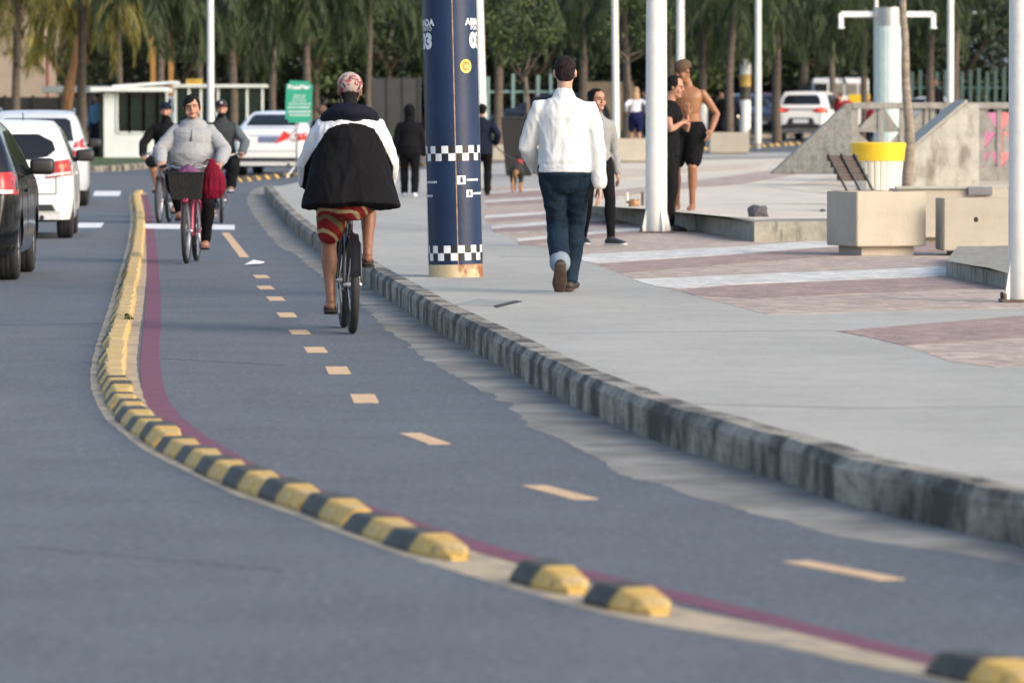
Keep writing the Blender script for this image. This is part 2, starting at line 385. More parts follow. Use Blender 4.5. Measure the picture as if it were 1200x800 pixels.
mos('drain cover', [(528, 357), (560, 350), (612, 352.5), (583, 359)], mat('drain cover', (.27, .27, .25), .8), Z1)
mos('drain cover slot', [(578, 358), (582, 360.3), (612, 353), (604, 351.8)], mat('drain slot', (.03, .03, .03), .8), Z2)
# raised plinth with paving and sand
PH = SW + .22
pl = [(687, 242 + 6), (757, 262 + 4), (820, 270.5), (884, 283.5), (1000, 282.5), (1400, 279)]
plg = [G(x, y, SW) for x, y in pl]
back = [G(x, y, PH) for x, y in ((1500, 184), (1000, 181), (760, 186), (672, 192))]
sheet('raised plaza', plg + back, plinthc, PH - .004, skirt=.23)
ins = [(690, 241), (760, 245), (884, 257), (1000, 256), (1400, 253), (1500, 186), (1000, 184), (760, 189), (676, 194)]
sheet('raised plaza paving', [G(x, y, PH) for x, y in ins], plaza_top, PH)
sheet('sand', [G(x, y, PH + .006) for x, y in ((676, 200), (800, 197), (930, 186), (1000, 188), (1190, 196), (1300, 200), (1300, 236), (1190, 240), (960, 226), (900, 219), (990, 204), (900, 197), (800, 204), (700, 212))], sand, PH + .006)
sheet('tan plaza paving', [G(x, y, PH + .008) for x, y in ((690, 226), (800, 214), (905, 199), (960, 193), (985, 195), (900, 210), (800, 222), (700, 233))], stone_tan, PH + .008)
sheet('low step', [G(x, y, SW) for x, y in ((1109, 324), (1135, 329), (1158, 333), (1181, 340), (1500, 338), (1500, 300), (1122, 305))], plinthc, SW + .13, skirt=.14)
# lawn beyond the road, with its kerb
lk = [(-500, 208), (0, 203), (110, 202), (170, 198), (230, 191), (350, 181), (600, 170), (760, 165), (1000, 160), (1300, 157), (1900, 155)]
LK = resample(catmull([G(x, y) for x, y in lk], 4), .8); NL = normals2(LK); s2 = 1 if (LK[30] + NL[30]).y > LK[30].y else -1
sheet('lawn', [p + n*s2*.15 for p, n in zip(LK[::3], NL[::3])] + [V((70, 189.5, 0)), V((-70, 189.5, 0))], grass, .15, skirt=.1)
kerb('kerb beyond the road', LK, NL, s2, kerbm, .14)
# ================================================================== SEPARATOR BLOCKS
palekerb = mat('worn pale yellow paint', (.52, .35, .125), .8, .14, 9, .3, 60); mixlayer(palekerb, (.50, .46, .34), 12, .52, .68, fac=.7); mixlayer(palekerb, (.30, .22, .10), 24, .60, .74, fac=.7)
def block_bm(end_h, end_w, painted_top=False):
    bm = bmesh.new(); W, H_ = .155, .068
    # stations along the block: y, height, half width bottom, half width top
    st = [(0, end_h, end_w, end_w*.55), (.10, max(end_h, .058) if end_h > .05 else .045, (end_w+W/2)/2, .05), (.30, H_, W/2, .060), (.345, H_, W/2, .060), (.352, H_, W/2, .062), (.64, H_, W/2, .062), (.68, H_*.93, W/2-.006, .055)]
    rings = []
    for y, h, wb, wt in st:
        rings.append([bm.verts.new(q) for q in ((-wb, y, -.02), (-wb, y, .012), (-wt+.018, y, h-.006), (-wt+.03, y, h), (wt, y, h), (wt+.012, y, h-.014), (wb, y, .012), (wb, y, -.02))])
    for i, (a, b) in enumerate(zip(rings, rings[1:])):
        for k in range(8):
            f = bm.faces.new((a[k], a[(k+1) % 8], b[(k+1) % 8], b[k])); f.material_index = (0 if i < 3 else 1) if k in (0, 1, 2, 7) or (painted_top and k in (3, 4)) else 2
    bm.faces.new(rings[0][::-1]).material_index = 0; bm.faces.new(rings[-1]).material_index = 1
    return bm
def arc_at_px(px, lo=0, hi=None):
    best = None
    for i, p in enumerate(E[:hi]):
        d = abs(600 + p.x/p.y*FPX - px)
        if best is None or d < best[0]: best = (d, i)
    return best[1]
STEP = .06
bl_row = obj('separator_block', block_bm(.058, .07), [yellow, black, palekerb]); bl_row.data.name = 'row block'; bl_near = block_bm(.058, .07, True); ntm = bpy.data.meshes.new('near block'); bl_near.to_mesh(ntm); bl_near.free(); [ntm.materials.append(x_) for x_ in (yellow, black, palekerb)]
bl_end = obj('separator_block', block_bm(.015, .03, True), [yellow, black, palekerb]); bl_end.data.name = 'loose block'
GRPB = 'black and yellow blocks dividing the cycle lane from the road'
def put_block(o, i0, label, L=.74):
    """dark far end at path index i0"""
    j = i0 - L/STEP
    a = E[max(0, min(len(E)-1, int(round(j))))]; b = E[max(0, min(len(E)-1, int(round(i0))))]
    d = (b - a).normalized(); n = V((d.y, -d.x, 0))
    loc = a + n*.09; loc.z = terr(loc.y) + .004
    o.location = loc; o.rotation_euler = (random.uniform(-.018, .018), random.uniform(-.015, .015), math.atan2(-d.x, d.y) + random.uniform(-.02, .02))
    o.scale = (random.uniform(.95, 1.05), L/.68*random.uniform(.97, 1.0), random.uniform(.93, 1.04)*(.92 if L < .6 else 1)); tag(o, label, 'lane divider', GRPB)
row_me = bl_row.data
put_block(bl_end, arc_at_px(1072), 'loose black and yellow divider block cut by the bottom right edge of the road', .52)
put_block(dup(bl_end), arc_at_px(684), 'loose divider block, nearer of the two close together on the cream strip', .44)
put_block(dup(bl_end), arc_at_px(586), 'loose divider block, farther of the two close together on the cream strip', .5)
put_block(dup(bl_end), arc_at_px(447), 'tapered black and yellow divider block at the near end of the unbroken row')
i = arc_at_px(447) + .76/STEP; k = 1; first = True
ORD = 'second third fourth fifth sixth seventh eighth ninth tenth eleventh twelfth thirteenth fourteenth fifteenth sixteenth seventeenth eighteenth nineteenth twentieth'.split()
while i < len(E) - 3:
    o = bl_row if first else dup(bl_row); first = False
    if k <= 16: lab = f'{ORD[k-1]} black and yellow divider block of the unbroken row, counted from its tapered near end'
    else: lab = 'worn yellow divider block in the straight far stretch of the row beside the maroon stripe'
    if k <= 14: o.data = ntm
    elif k == 15 or o.data == ntm: o.data = row_me
    put_block(o, i, lab); i += .76/STEP; k += 1
# the second row, where the cycle lane swings to the right beyond the junction
e2 = catmull([G(x, y) for x, y in ((268, 214), (300, 211), (345, 207), (467, 197), (600, 187), (760, 179), (880, 173), (950, 169), (1010, 166))], 8)
E2 = resample(e2, .9)
for a, b in zip(E2, E2[1:]):
    o = dup(bl_row); d = (b - a).normalized(); o.location = a; o.rotation_euler = (0, 0, math.atan2(-d.x, d.y) + pi + random.uniform(-.15, .15)); o.scale = (1.3, 1.05, 1.5)
    o['label'] = 'yellow divider block in the far row that curves right past the white saloon car'; o['category'] = 'lane divider'; o['group'] = 'yellow divider blocks across the junction'

# ================================================================== BLUE COLUMN
navy = mat('navy column paint', (.007, .022, .066), .38, .2, 2.5, .05, 30, spec=.4); rust = mat('rusted cream steel', (.50, .40, .25), .8, .1, 8); mixlayer(rust, (.24, .09, .03), 6, .5, .62, (1, 1, .6))
wh = mat('white lettering', (.72, .74, .76), .5, .04); bk = mat('black squares', (.01, .011, .014), .4, .05)
cx = G(534, 325, SW); cr = .222
col = thing('advertising_column', 'round navy blue steel column with chequered bands standing on the pavement edge', 'column', (cx.x, cx.y + cr, cx.z))
CH = 6.2
def cyl(bm, r0, r1, z0, z1, seg=64, mi=0):
    a = [bm.verts.new((r0*cos(2*pi*k/seg), r0*sin(2*pi*k/seg), z0)) for k in range(seg)]; b = [bm.verts.new((r1*cos(2*pi*k/seg), r1*sin(2*pi*k/seg), z1)) for k in range(seg)]
    for k in range(seg): bm.faces.new((a[k], a[(k+1) % seg], b[(k+1) % seg], b[k])).material_index = mi
    bm.faces.new(a[::-1]).material_index = mi; bm.faces.new(b).material_index = mi
bm = bmesh.new(); cyl(bm, cr, cr, .10, CH); obj('shaft', bm, navy, col, smooth='auto')
bm = bmesh.new(); cyl(bm, cr+.004, cr+.004, -.02, .105); obj('base_ring', bm, rust, col, smooth='auto')
bm = bmesh.new(); cyl(bm, cr+.05, cr-.05, CH, CH+.2); obj('cap', bm, navy, col, smooth='auto')
def wrap(bm, a0, a1, z0, z1, off=.004, mi=0, seg=6):
    """patch on the column: angles measured from the side facing the road camera, positive to the right"""
    r = cr + off; q = []
    for k in range(seg+1):
        t = a0 + (a1-a0)*k/seg; q.append((bm.verts.new((r*sin(t), -r*cos(t), z0)), bm.verts.new((r*sin(t), -r*cos(t), z1))))
    for u, v in zip(q, q[1:]): bm.faces.new((u[0], v[0], v[1], u[1])).material_index = mi
sc_ = 141.0
for zt in ((325-172)/sc_, (325-288)/sc_):
    bm = bmesh.new(); n_ = 24; hh = .062
    for rw in range(2):
        for k in range(n_):
            wrap(bm, 2*pi*k/n_ + .1, 2*pi*(k+1)/n_ + .1, zt - hh*(rw+1), zt - hh*rw, .003, (k+rw) % 2, 3)
    obj('chequered_band', bm, [wh, bk], col)
bm = bmesh.new(); wrap(bm, .09, .125, .1, CH, .003, 0, 1); obj('seam', bm, mat('seam rust', (.35, .24, .15), .8, .3, 20), col)
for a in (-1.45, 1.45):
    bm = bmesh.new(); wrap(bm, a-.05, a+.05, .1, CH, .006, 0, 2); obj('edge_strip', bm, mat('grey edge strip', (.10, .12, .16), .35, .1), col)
def text_mesh(body, size, align='LEFT', extr=0, bold=.0):
    cu = bpy.data.curves.new('t', 'FONT'); cu.body = body; cu.size = size; cu.align_x = align; cu.extrude = extr; cu.offset = bold; cu.resolution_u = 3
    o = bpy.data.objects.new('t', cu); COL.objects.link(o); dg = bpy.context.evaluated_depsgraph_get()
    me = bpy.data.meshes.new_from_object(o.evaluated_get(dg)); bpy.data.objects.remove(o); bpy.data.curves.remove(cu); return me
def wrap_text(body, size, a_start, z, name='lettering', align='LEFT', bold=.004):
    me = text_mesh(body, size, align, 0, bold); r = cr + .004
    for v in me.vertices:
        t = a_start + v.co.x/cr; v.co = V((r*sin(t), -r*cos(t), z + v.co.y))
    obj(name, me, wh, col)
zz = lambda py: (325-py)/sc_
wrap_text('ARMADA', .075, -.62, zz(32), align='RIGHT'); wrap_text('PONTO', .05, -.72, zz(38), align='RIGHT', bold=.001); wrap_text('03', .17, -.72, zz(58), align='RIGHT', bold=.01)
wrap_text('ARMADA', .075, .62, zz(32)); wrap_text('PONTO', .05, .86, zz(38), bold=.001); wrap_text('03', .17, .80, zz(58), bold=.01)
def disc(bm, a, z, r, off, mi=0, seg=24):
    vs = [bm.verts.new(((cr+off)*sin(a + r*cos(2*pi*k/seg)/cr), -(cr+off)*cos(a + r*cos(2*pi*k/seg)/cr), z + r*1.05*sin(2*pi*k/seg))) for k in range(seg)]
    bm.faces.new(vs).material_index = mi
ys = mat('yellow sticker', (.72, .55, .10), .5, .1); os_ = mat('orange sticker centre', (.5, .22, .08), .5, .3, 40)
bm = bmesh.new(); disc(bm, .60, zz(80), .055, .004); disc(bm, .60, zz(80), .036, .007, 1); disc(bm, .60, zz(80), .018, .010, 0); obj('round_sticker', bm, [ys, os_], col)
for a, z, s in ((.30, zz(212), .036), (.62, zz(228), .030)):
    bm = bmesh.new(); wrap(bm, a - s/cr, a + s/cr, z - s, z + s, .004, 0, 4)
    wrap(bm, a - s*.25/cr, a + s*.3/cr, z - s*.6, z + s*.35, .007, 1, 2); disc(bm, a, z + s*.55, s*.22, .007, 1, 10); obj('icon_square', bm, [wh, navy], col)
    bm = bmesh.new()
    for q in range(8): wrap(bm, a + (s+.012)/cr + q*.075, a + (s+.012)/cr + q*.075 + .055, z - .009, z + .009, .004, 0, 1)
    obj('small_print', bm, wh, col)
for z, a1 in ((zz(214), -.66), (zz(230), -.9)):
    bm = bmesh.new()
    for q in range(9): wrap(bm, a1 - q*.075 - .055, a1 - q*.075, z - .009, z + .009, .004, 0, 1)
    obj('small_print', bm, wh, col)
col.rotation_euler = (0, R(-1.35), 0)

# ================================================================== POLES
def pole(px, py, wpx, label, off=SW, h=7.5, lean=0, seam=True, D=None, flare=False, z=None):
    b = G(px, py, off) if D is None else V((XD(px, D), D, terr(D) + off)); r = wpx*b.y/FPX/2
    t = thing('lamp_post', label, 'lamp post', b, group='white lamp posts around the plaza')
    bm = bmesh.new(); tube(bm, [(0, 0, -.05), (0, 0, .9), (0, 0, h*.6), (0, 0, h)], [r, r*.99, r*.88, r*.75], 20); obj('post', bm, polew, t, smooth='auto')
    bm = bmesh.new(); box(bm, (0, 0, .012), (r*3.2, r*3.2, .02), bev=.004)
    for k in range(4): tube(bm, [(r*1.35*(1 if k % 2 else -1), r*1.35*(1 if k > 1 else -1), .02), (r*1.35*(1 if k % 2 else -1), r*1.35*(1 if k > 1 else -1), .06)], .012, 6)
    obj('base_plate', bm, mat('base rust', (.12, .08, .06), .8, .3, 12), t)
    if flare:
        bm = bmesh.new()
        for k in range(4):
            a = k*pi/2 + .4
            vs = [bm.verts.new(p) for p in ((r*cos(a), r*sin(a), .02), (r*1.5*cos(a), r*1.5*sin(a), .02), (r*cos(a), r*sin(a), .3))]; bm.faces.new(vs)
            w2 = [bm.verts.new(v.co + V((-sin(a), cos(a), 0))*.012) for v in vs]; bm.faces.new(w2[::-1])
            for x in range(3): bm.faces.new((vs[x], vs[(x+1) % 3], w2[(x+1) % 3], w2[x]))
        obj('base_fin', bm, polew, t)
    bm = bmesh.new(); tube(bm, [(0, 0, h-.05), (-.5, 0, h+.25), (-1.3, 0, h+.32)], .04, 8); ellip(bm, (-1.5, 0, h+.3), (.32, .14, .06)); obj('lamp_arm', bm, polew, t, smooth='auto')
    t.rotation_euler = (0, R(lean), 0); return t
pole(1197, 354, 31, 'thick white lamp post cut off by the right edge, nearest post of all', lean=-.2, flare=True)
p_ = pole(769, 273, 25.5, 'thick white lamp post with rusty base that half hides the woman in black', flare=True)
bm = bmesh.new(); ellip(bm, (-.115, -.06, 2.75), (.035, .03, .045)); obj('bolt_hole', bm, blackpl, p_)
pole(567, 222, 12, 'slim white lamp post with flared foot directly right of the navy column', lean=-1.6, flare=True)
pole(722, 165, 8.5, 'thin white lamp post rising behind the low planter beside the blonde woman', off=.3, lean=-.6, D=133)
pole(797, 150, 10, 'white lamp post behind the shirtless man', D=128, off=.3)
pole(888, 158, 8, 'white lamp post on the grass between the crimson car and the palms', D=154, off=.14)
pole(1113, 150, 8.5, 'white lamp post behind the concrete balustrade near the man in black', D=150, off=.14)
pole(247, 192, 8.5, 'white lamp post behind the oncoming cyclists next to the white booth', off=.14)
pole(1026, 160, 5, 'thinnest white lamp post, rising above the pale tiled pillar', off=.14, D=124)

# ================================================================== PILLAR WITH ARMS
pb = V((XD(1040, 118), 118, terr(118)+.15)); pr = 17*118/FPX
t = thing('shower_pillar', 'thick pale green tiled pillar with a steel collar and two white arms', 'pillar', pb)
tilem = mat('pale green tiles', (.44, .54, .52), .35, .06, 4, 0); mixlayer(tilem, (.34, .42, .41), 30, .5, .7, (1, 1, 1), fac=.4)
zt = lambda py: ZD(py, 118) - pb.z
bm = bmesh.new(); seg = 40; rr = []
for i_, (z, r) in enumerate([(0, pr*.95), (zt(30), pr)]):
    rr.append([bm.verts.new((r*(1 - .012*(k % 2))*cos(2*pi*k/seg), r*(1 - .012*(k % 2))*sin(2*pi*k/seg), z)) for k in range(seg)])
for k in range(seg): bm.faces.new((rr[0][k], rr[0][(k+1) % seg], rr[1][(k+1) % seg], rr[1][k]))
bm.faces.new(rr[1]); obj('shaft', bm, tilem, t)
bm = bmesh.new(); cyl(bm, pr*1.02, pr*1.02, zt(30)-.01, zt(9), 40); obj('steel_collar', bm, steel, t, smooth='auto')
for s, xe in ((-1, (985-1040)), (1, (1093-1040))):
    bm = bmesh.new(); x1 = xe*118/FPX
    box(bm, ((x1 + s*pr)/2, 0, zt(17)), (abs(x1) - pr, .12, .13), bev=.01); box(bm, (x1, 0, zt(24)), (.11, .12, .32), bev=.01); ellip(bm, (x1, 0, zt(33)), (.09, .09, .03)); obj('arm', bm, mat('white arm paint', (.75, .75, .74), .4, .04), t)

# ================================================================== PLANTERS, BIN, BENCH, BALUSTRADE
def planter(name, label, corner, wx, dy, h, rz, foot=.07, inset=.07, hole=None, soil=True, group=None, m=planterc, soilh=.03):
    t = thing(name, label, 'planter', corner, rz, group)
    bm = bmesh.new(); th = .06
    o_ = [(0, 0), (wx, 0), (wx, dy), (0, dy)]; i_ = [(th, th), (wx-th, th), (wx-th, dy-th), (th, dy-th)]
    lo = [bm.verts.new((*p, foot)) for p in o_]; hi = [bm.verts.new((*p, h)) for p in o_]; ih = [bm.verts.new((*p, h)) for p in i_]; il = [bm.verts.new((*p, h-.12)) for p in i_]
    bm.faces.new(lo[::-1])
    for k in range(4):
        q = (k+1) % 4
        bm.faces.new((lo[k], lo[q], hi[q], hi[k])); bm.faces.new((hi[k], hi[q], ih[q], ih[k])); bm.faces.new((ih[k], ih[q], il[q], il[k]))
    bmesh.ops.bevel(bm, geom=[e for e in bm.edges if all(v in lo+hi for v in e.verts)], offset=.008, segments=2, affect='EDGES')
    if hole: ellip(bm, (hole[0], -.001, hole[1]), (.022, .006, .026), 12, mi=1)
    obj('tub', bm, [m, blackpl], t)
    bm = bmesh.new(); box(bm, (wx/2, dy/2, foot/2), (wx-2*inset, dy-2*inset, foot+.004)); obj('foot', bm, m, t)
    bm = bmesh.new(); box(bm, (wx/2, dy/2, h-.14), (wx-2*th-.002, dy-2*th-.002, .06)); obj('soil', bm, earth, t)
    return t
ca = G(1004, 300, SW); sA = FPX/ca.y
planter('planter', 'square beige concrete planter with dark left side in front of the bench', V((ca.x, ca.y, ca.z)), 89/sA, 89/sA, 75/sA, R(20), foot=.09, inset=.09)
cb = G(1106, 300, SW)
planter('planter', 'wide beige concrete planter with a small round hole, half hidden by the right lamp post', V((cb.x, cb.y, cb.z)), .9, .7, .55, R(2), foot=.05, inset=.1, hole=(.31, .35))
cc = G(1052, 284, SW); t = planter('planter', 'long beige concrete planter standing behind the two front planters', V((cc.x, cc.y, cc.z)), 1.35, .8, .57, R(3), foot=.05, inset=.1)
bm = bmesh.new(); box(bm, (.88, -.02, .55), (.26, .08, .09), bev=.006); obj('grey_bracket', bm, mat('grey bracket', (.16, .16, .17), .7), t)
bm = bmesh.new(); box(bm, (.45, .02, .585), (.95, .1, .03), bev=.006); obj('pale_coping', bm, concrete, t)
# small planters far away
for (x0, x1, yb, h, lab) in ((697, 722, 191, .5, 'low beige planter directly below the thin lamp post'), (722, 760, 191, .52, 'low beige concrete planter in front of the blonde woman'),
                             (832, 878, 181, .52, 'low pale concrete planter beside the road, right of the shirtless man'), (572, 640, 190, .42, 'long low beige planter wall behind the dog and the dark tub')):
    b = G(x0, yb, PH if x0 > 650 else SW); wx = (x1 - x0)*b.y/FPX
    planter('planter', lab, b, wx, .9, h, 0, foot=.04, inset=.05)
# litter bin
bb = G(1031, 262, PH); bb = G(1029, 240, PH); sB = FPX/bb.y
t = thing('litter_bin', 'big cream ribbed litter bin with a broad yellow rim behind the bench', 'litter bin', bb)
creamp = mat('cream bin plastic', (.62, .58, .48), .5, .04); yelp = mat('yellow bin plastic', (.75, .48, .02), .45, .05)
def zb(py): return (240 - py)/sB
r_top = 32/sB
bm = bmesh.new(); seg = 96; rings = []
for z, r in ((0, r_top*.76), (zb(200), r_top*.88), (zb(188), r_top*.92)):
    rings.append([bm.verts.new(((r - (.012 if k % 4 < 1 else 0))*cos(2*pi*k/seg), (r - (.012 if k % 4 < 1 else 0))*sin(2*pi*k/seg), z)) for k in range(seg)])
for a, b in zip(rings, rings[1:]):
    for k in range(seg): bm.faces.new((a[k], a[(k+1) % seg], b[(k+1) % seg], b[k]))
obj('ribbed_body', bm, creamp, t)
bm = bmesh.new(); prof = [(zb(188), r_top*.9), (zb(188.5), r_top*.95), (zb(173), r_top*1.0), (zb(171), r_top*1.02), (zb(168), r_top*1.02), (zb(167), r_top*.97), (zb(178), r_top*.85), (zb(190), r_top*.8)]
rings = [[bm.verts.new((r*cos(2*pi*k/48), r*sin(2*pi*k/48), z)) for k in range(48)] for z, r in prof]
for a, b in zip(rings, rings[1:]):
    for k in range(48): bm.faces.new((a[k], a[(k+1) % 48], b[(k+1) % 48], b[k]))
bm.faces.new(rings[-1]); obj('rim', bm, yelp, t, smooth='auto')
# bench behind the planter
be = G(1000, 268, SW); be = V((XD(1003, be.y), be.y, be.z)); k_ = be.y/FPX
t = thing('park_bench', 'dark wooden slatted bench seen end on above the square planter', 'bench', be, R(-68))
W_ = 1.5
def bslat(y, z, rx, w_=.09): 
    bm = bmesh.new(); box(bm, (0, y, z), (.62, w_, .03), rot=M.Rotation(rx, 3, 'X'), bev=.005); return bm
t.rotation_euler = (0, 0, R(18))
hb = ZD(182, be.y) - be.z; hl = ZD(212, be.y) - be.z
bm = bmesh.new()
for q in range(4):
    z = hl + (hb - hl)*(q+.5)/4; box(bm, (-.0 - .035*q, .12 + .02*q, z), (.40, .025, (hb-hl)/4*.95), rot=M.Rotation(R(-9), 3, 'X'), bev=.004)
obj('backrest', bm, wood_dark, t)
bm = bmesh.new()
for q in range(4): box(bm, (0, -.38 + q*.12, .45), (.6, .1, .03), bev=.004)
obj('seat', bm, wood_dark, t)
for x in (-.17, .0, .17):
    bm = bmesh.new(); tube(bm, [(x+.12, .04, 0), (x+.08, .06, .45), (x-.13, .16, hb+.01)], .016, 8); tube(bm, [(x, .08, .44), (x, -.4, .43), (x, -.42, 0)], .014, 8); obj('frame', bm, darkmetal, t)
# balustrade of pierced panels and the two concrete buttresses
RD = 92.0; base = terr(RD) + PH
def zr(py, D=RD): return ZD(py, D)
t = thing('balustrade', 'long concrete balustrade with pierced triangle panels behind the yellow bin', 'balustrade', (XD(998, RD), RD, base))
X0 = XD(998, RD); k_ = RD/FPX
def lx(px): return XD(px, RD) - X0
bm = bmesh.new(); box(bm, ((lx(998)+lx(1260))/2, 0, (zr(121)+zr(127))/2 - base + 0), (lx(1260)-lx(998), .24, zr(120)-zr(127.5)), bev=.02); obj('top_rail', bm, rawconc, t)
bm = bmesh.new(); box(bm, ((lx(998)+lx(1260))/2, 0, (zr(196)-base)/2 - .2), (lx(1260)-lx(998), .2, zr(196)-base + .4)); obj('base_wall', bm, rawconc, t)
pxs = [998, 1029, 1054, 1083, 1110, 1146, 1168, 1196, 1224, 1252]
for q, px in enumerate(pxs):
    bm = bmesh.new(); box(bm, (lx(px) + .03, 0, (zr(127)+zr(195))/2 - base), ((.16 if px in (998, 1110, 1146) else .08), .16, zr(127)-zr(195)), bev=.006); obj('post', bm, rawconc, t)
rows = [(127, 152), (155, 176), (178, 195)]
for q in range(len(pxs)-1):
    xa, xb = lx(pxs[q]) + .1, lx(pxs[q+1]) - .01
    bm = bmesh.new()
    for ri, (ya, yb_) in enumerate(rows):
        za, zb_ = zr(ya) - base, zr(yb_) - base
        box(bm, ((xa+xb)/2, 0, zb_ - .02), (xb-xa, .12, .05))
        tri = [(xa, zb_), (xb, za), (xb, zb_)] if (q + ri) % 2 == 0 else [(xa, za), (xb, zb_), (xa, zb_)]
        if ri == 2: tri = [(xa, zb_), ((xa+xb)/2, za), (xb, zb_)]
        f = [bm.verts.new((x, -.05, z)) for x, z in tri]; g = [bm.verts.new((x, .05, z)) for x, z in tri]
        bm.faces.new(f); bm.faces.new(g[::-1])
        for e in range(3): bm.faces.new((f[e], f[(e+1) % 3], g[(e+1) % 3], g[e]))
    obj('pierced_panel', bm, rawconc, t)
def wedge(name, label, pts, D, th, m=rawconc, top=None):
    o0 = V((XD(pts[0][0], D), D, terr(D) + PH)); t = thing(name, label, 'buttress', o0)
    bm = bmesh.new(); q = [(XD(x, D) - o0.x, ZD(y, D) - o0.z) for x, y in pts]
    f = [bm.verts.new((x, 0, z)) for x, z in q]; g = [bm.verts.new((x, th, z)) for x, z in q]
    bm.faces.new(f[::-1]); bm.faces.new(g); n = len(q)
    for e in range(n): bm.faces.new((f[e], f[(e+1) % n], g[(e+1) % n], g[e]))
    bmesh.ops.bevel(bm, geom=bm.edges[:], offset=.015, segments=2, affect='EDGES')
    obj('wall', bm, m, t)
    if top:
        bm = bmesh.new(); a, b = [(XD(x, D) - o0.x, ZD(y, D) - o0.z) for x, y in top]; dx, dz = b[0]-a[0], b[1]-a[1]; L_ = math.hypot(dx, dz)
        box(bm, ((a[0]+b[0])/2, th/2, (a[1]+b[1])/2 + .03), (L_, th + .05, .05), rot=M.Rotation(-math.atan2(dz, dx), 3, 'Y'), bev=.01); obj('coping', bm, concrete, t)
    return t
grit = mat('rough grey concrete', (.25, .245, .225), .95, .25, 14, .9, 30); mixlayer(grit, (.1, .095, .085), 9, .5, .7, (1, 1, .3), fac=.7)
wedge('stair_wall', 'rough grey triangular concrete wall left of the balustrade', [(903, 204), (997, 204), (998, 121), (992, 121)], 88.0, .5, grit)
wedge('stair_wall', 'pale stained sloping concrete wall with coping, behind the slender tree trunk', [(1052, 222), (1147, 222), (1147, 122), (1131, 122), (1068, 176)], 84.0, 2.2, grit and mat('pale stained concrete', (.44, .42, .37), .9, .12, 5, .4, 40) , top=((1066, 177), (1133, 120)))
mixlayer(MATS['pale stained concrete'], (.17, .15, .12), 3, .5, .66, (1, 1, .35), fac=.8)
# pink and coral painted panels seen through the balustrade
for x0, x1, m, lab in ((1140, 1172, mat('pink panel', (.45, .16, .27), .7), 'plum pink painted board behind the balustrade openings'), (1173, 1198, mat('coral panel', (.72, .2, .2), .7), 'coral red painted board behind the balustrade by the right post')):
    bm = bmesh.new(); D = 100.; b = V((XD(x0, D), D, terr(D) + PH)); box(bm, ((x1-x0)*D/FPX/2, 0, (ZD(132, D)-b.z)/2), ((x1-x0)*D/FPX, .05, ZD(132, D) - b.z), bev=.005); o = obj('painted_board', bm, m, loc=b); tag(o, lab, 'board')
    bm = bmesh.new(); 
# slender tree trunk beside the bin
def sapling(name, label, base, pts, r0, r1, leaf_c, leaf_r, n, lm=treelite, group=None):
    t = thing(name, label, 'tree', base, group=group)
    P = catmull(pts, 5); bm = bmesh.new(); rad = [r0 + (r1-r0)*i/(len(P)-1) + .12*r0*noise.noise(V((i*.9, base[0], 0))) for i in range(len(P))]
    tube(bm, P, rad, 12); lr_ = leaf_r[0] if isinstance(leaf_r, tuple) else leaf_r
    for k in range(6):
        a = random.uniform(0, 2*pi); q = V(pts[-1]); tube(bm, [q - V((0, 0, .3*random.random())), q + V((cos(a)*lr_*.6, sin(a)*lr_*.6, .4*random.random()+.1))], [r1*.7, r1*.2], 6)
    obj('trunk', bm, (mat('pale ringed bark', (.24, .20, .155), .9, .3, 6, .6, 40, stretch=(1, 1, 3)) if name == 'slender_tree' else barkd), t, smooth=True)
    if n: obj('crown', leaf_cloud(n, leaf_c, leaf_r, .10), lm, t)
    return t
def leaf_cloud(n, c, r, s, clumps=None, seed=None):
    rs = random.Random(seed if seed is not None else random.random()); bm = bmesh.new(); c = V(c)
    rv = V(r) if isinstance(r, (tuple, list)) else V((r, r, r*.8)); cl = []
    for k in range(clumps or max(8, n//160)):
        while True:
            p = V((rs.uniform(-1, 1), rs.uniform(-1, 1), rs.uniform(-1, 1)))
            if .35 < p.length < 1: break
        cl.append((c + V((p.x*rv.x, p.y*rv.y, p.z*rv.z)), rs.uniform(.16, .34)*min(rv)))
    for k in range(n):
        q, cr_ = cl[rs.randrange(len(cl))]
        p = q + V((rs.gauss(0, 1), rs.gauss(0, 1), rs.gauss(0, .75)))*cr_*.62
        d = V((rs.uniform(-1, 1), rs.uniform(-1, 1), rs.uniform(-.9, .3))).normalized(); u = d.cross(V((rs.uniform(-1, 1), rs.uniform(-1, 1), rs.uniform(-1, 1)))).normalized(); l = s*rs.uniform(.7, 1.5)
        vs = [bm.verts.new(x) for x in (p, p + d*l*.5 + u*l*.24, p + d*l, p + d*l*.5 - u*l*.24)]; bm.faces.new(vs)
    return bm
tb = G(1063, 221, PH); D = tb.y; P_ = lambda px, py: (XD(px, D) - tb.x, 0, ZD(py, D) - tb.z)
tagm = sapling('slender_tree', 'slender ringed tree trunk with no low branches beside the yellow rimmed bin', tb, [(0, 0, -.1), P_(1064, 200), P_(1066, 160), P_(1061, 100), P_(1060, 50), P_(1057, 0), P_(1059, -90), P_(1062, -150)], 9*D/FPX*.75, 6*D/FPX*.5, (0, 0, P_(0, -220)[2]), 1.3, 2600)
tw = G(617, 192, SW); D = tw.y
sapling('young_tree', 'young leafy tree on a thin stem to the left of the man in white', tw, [(0, 0, 0), (.03, 0, 1.2), (-.04, 0, 2.2)], .055, .04, (0, 0, ZD(30, D) - tw.z), (.95, .8, .95), 2400)
tw = V((XD(740, 140), 140, terr(140)+SW)); D = 140
sapling('young_tree', 'young leafy tree with a thin bent stem in front of the blonde woman', tw, [(.05, 0, 0), (.08, 0, .7), (-.08, 0, 1.8), (-.12, 0, 2.6)], .05, .035, (.1, 0, ZD(20, D) - tw.z), (1.0, .8, .9), 2400)
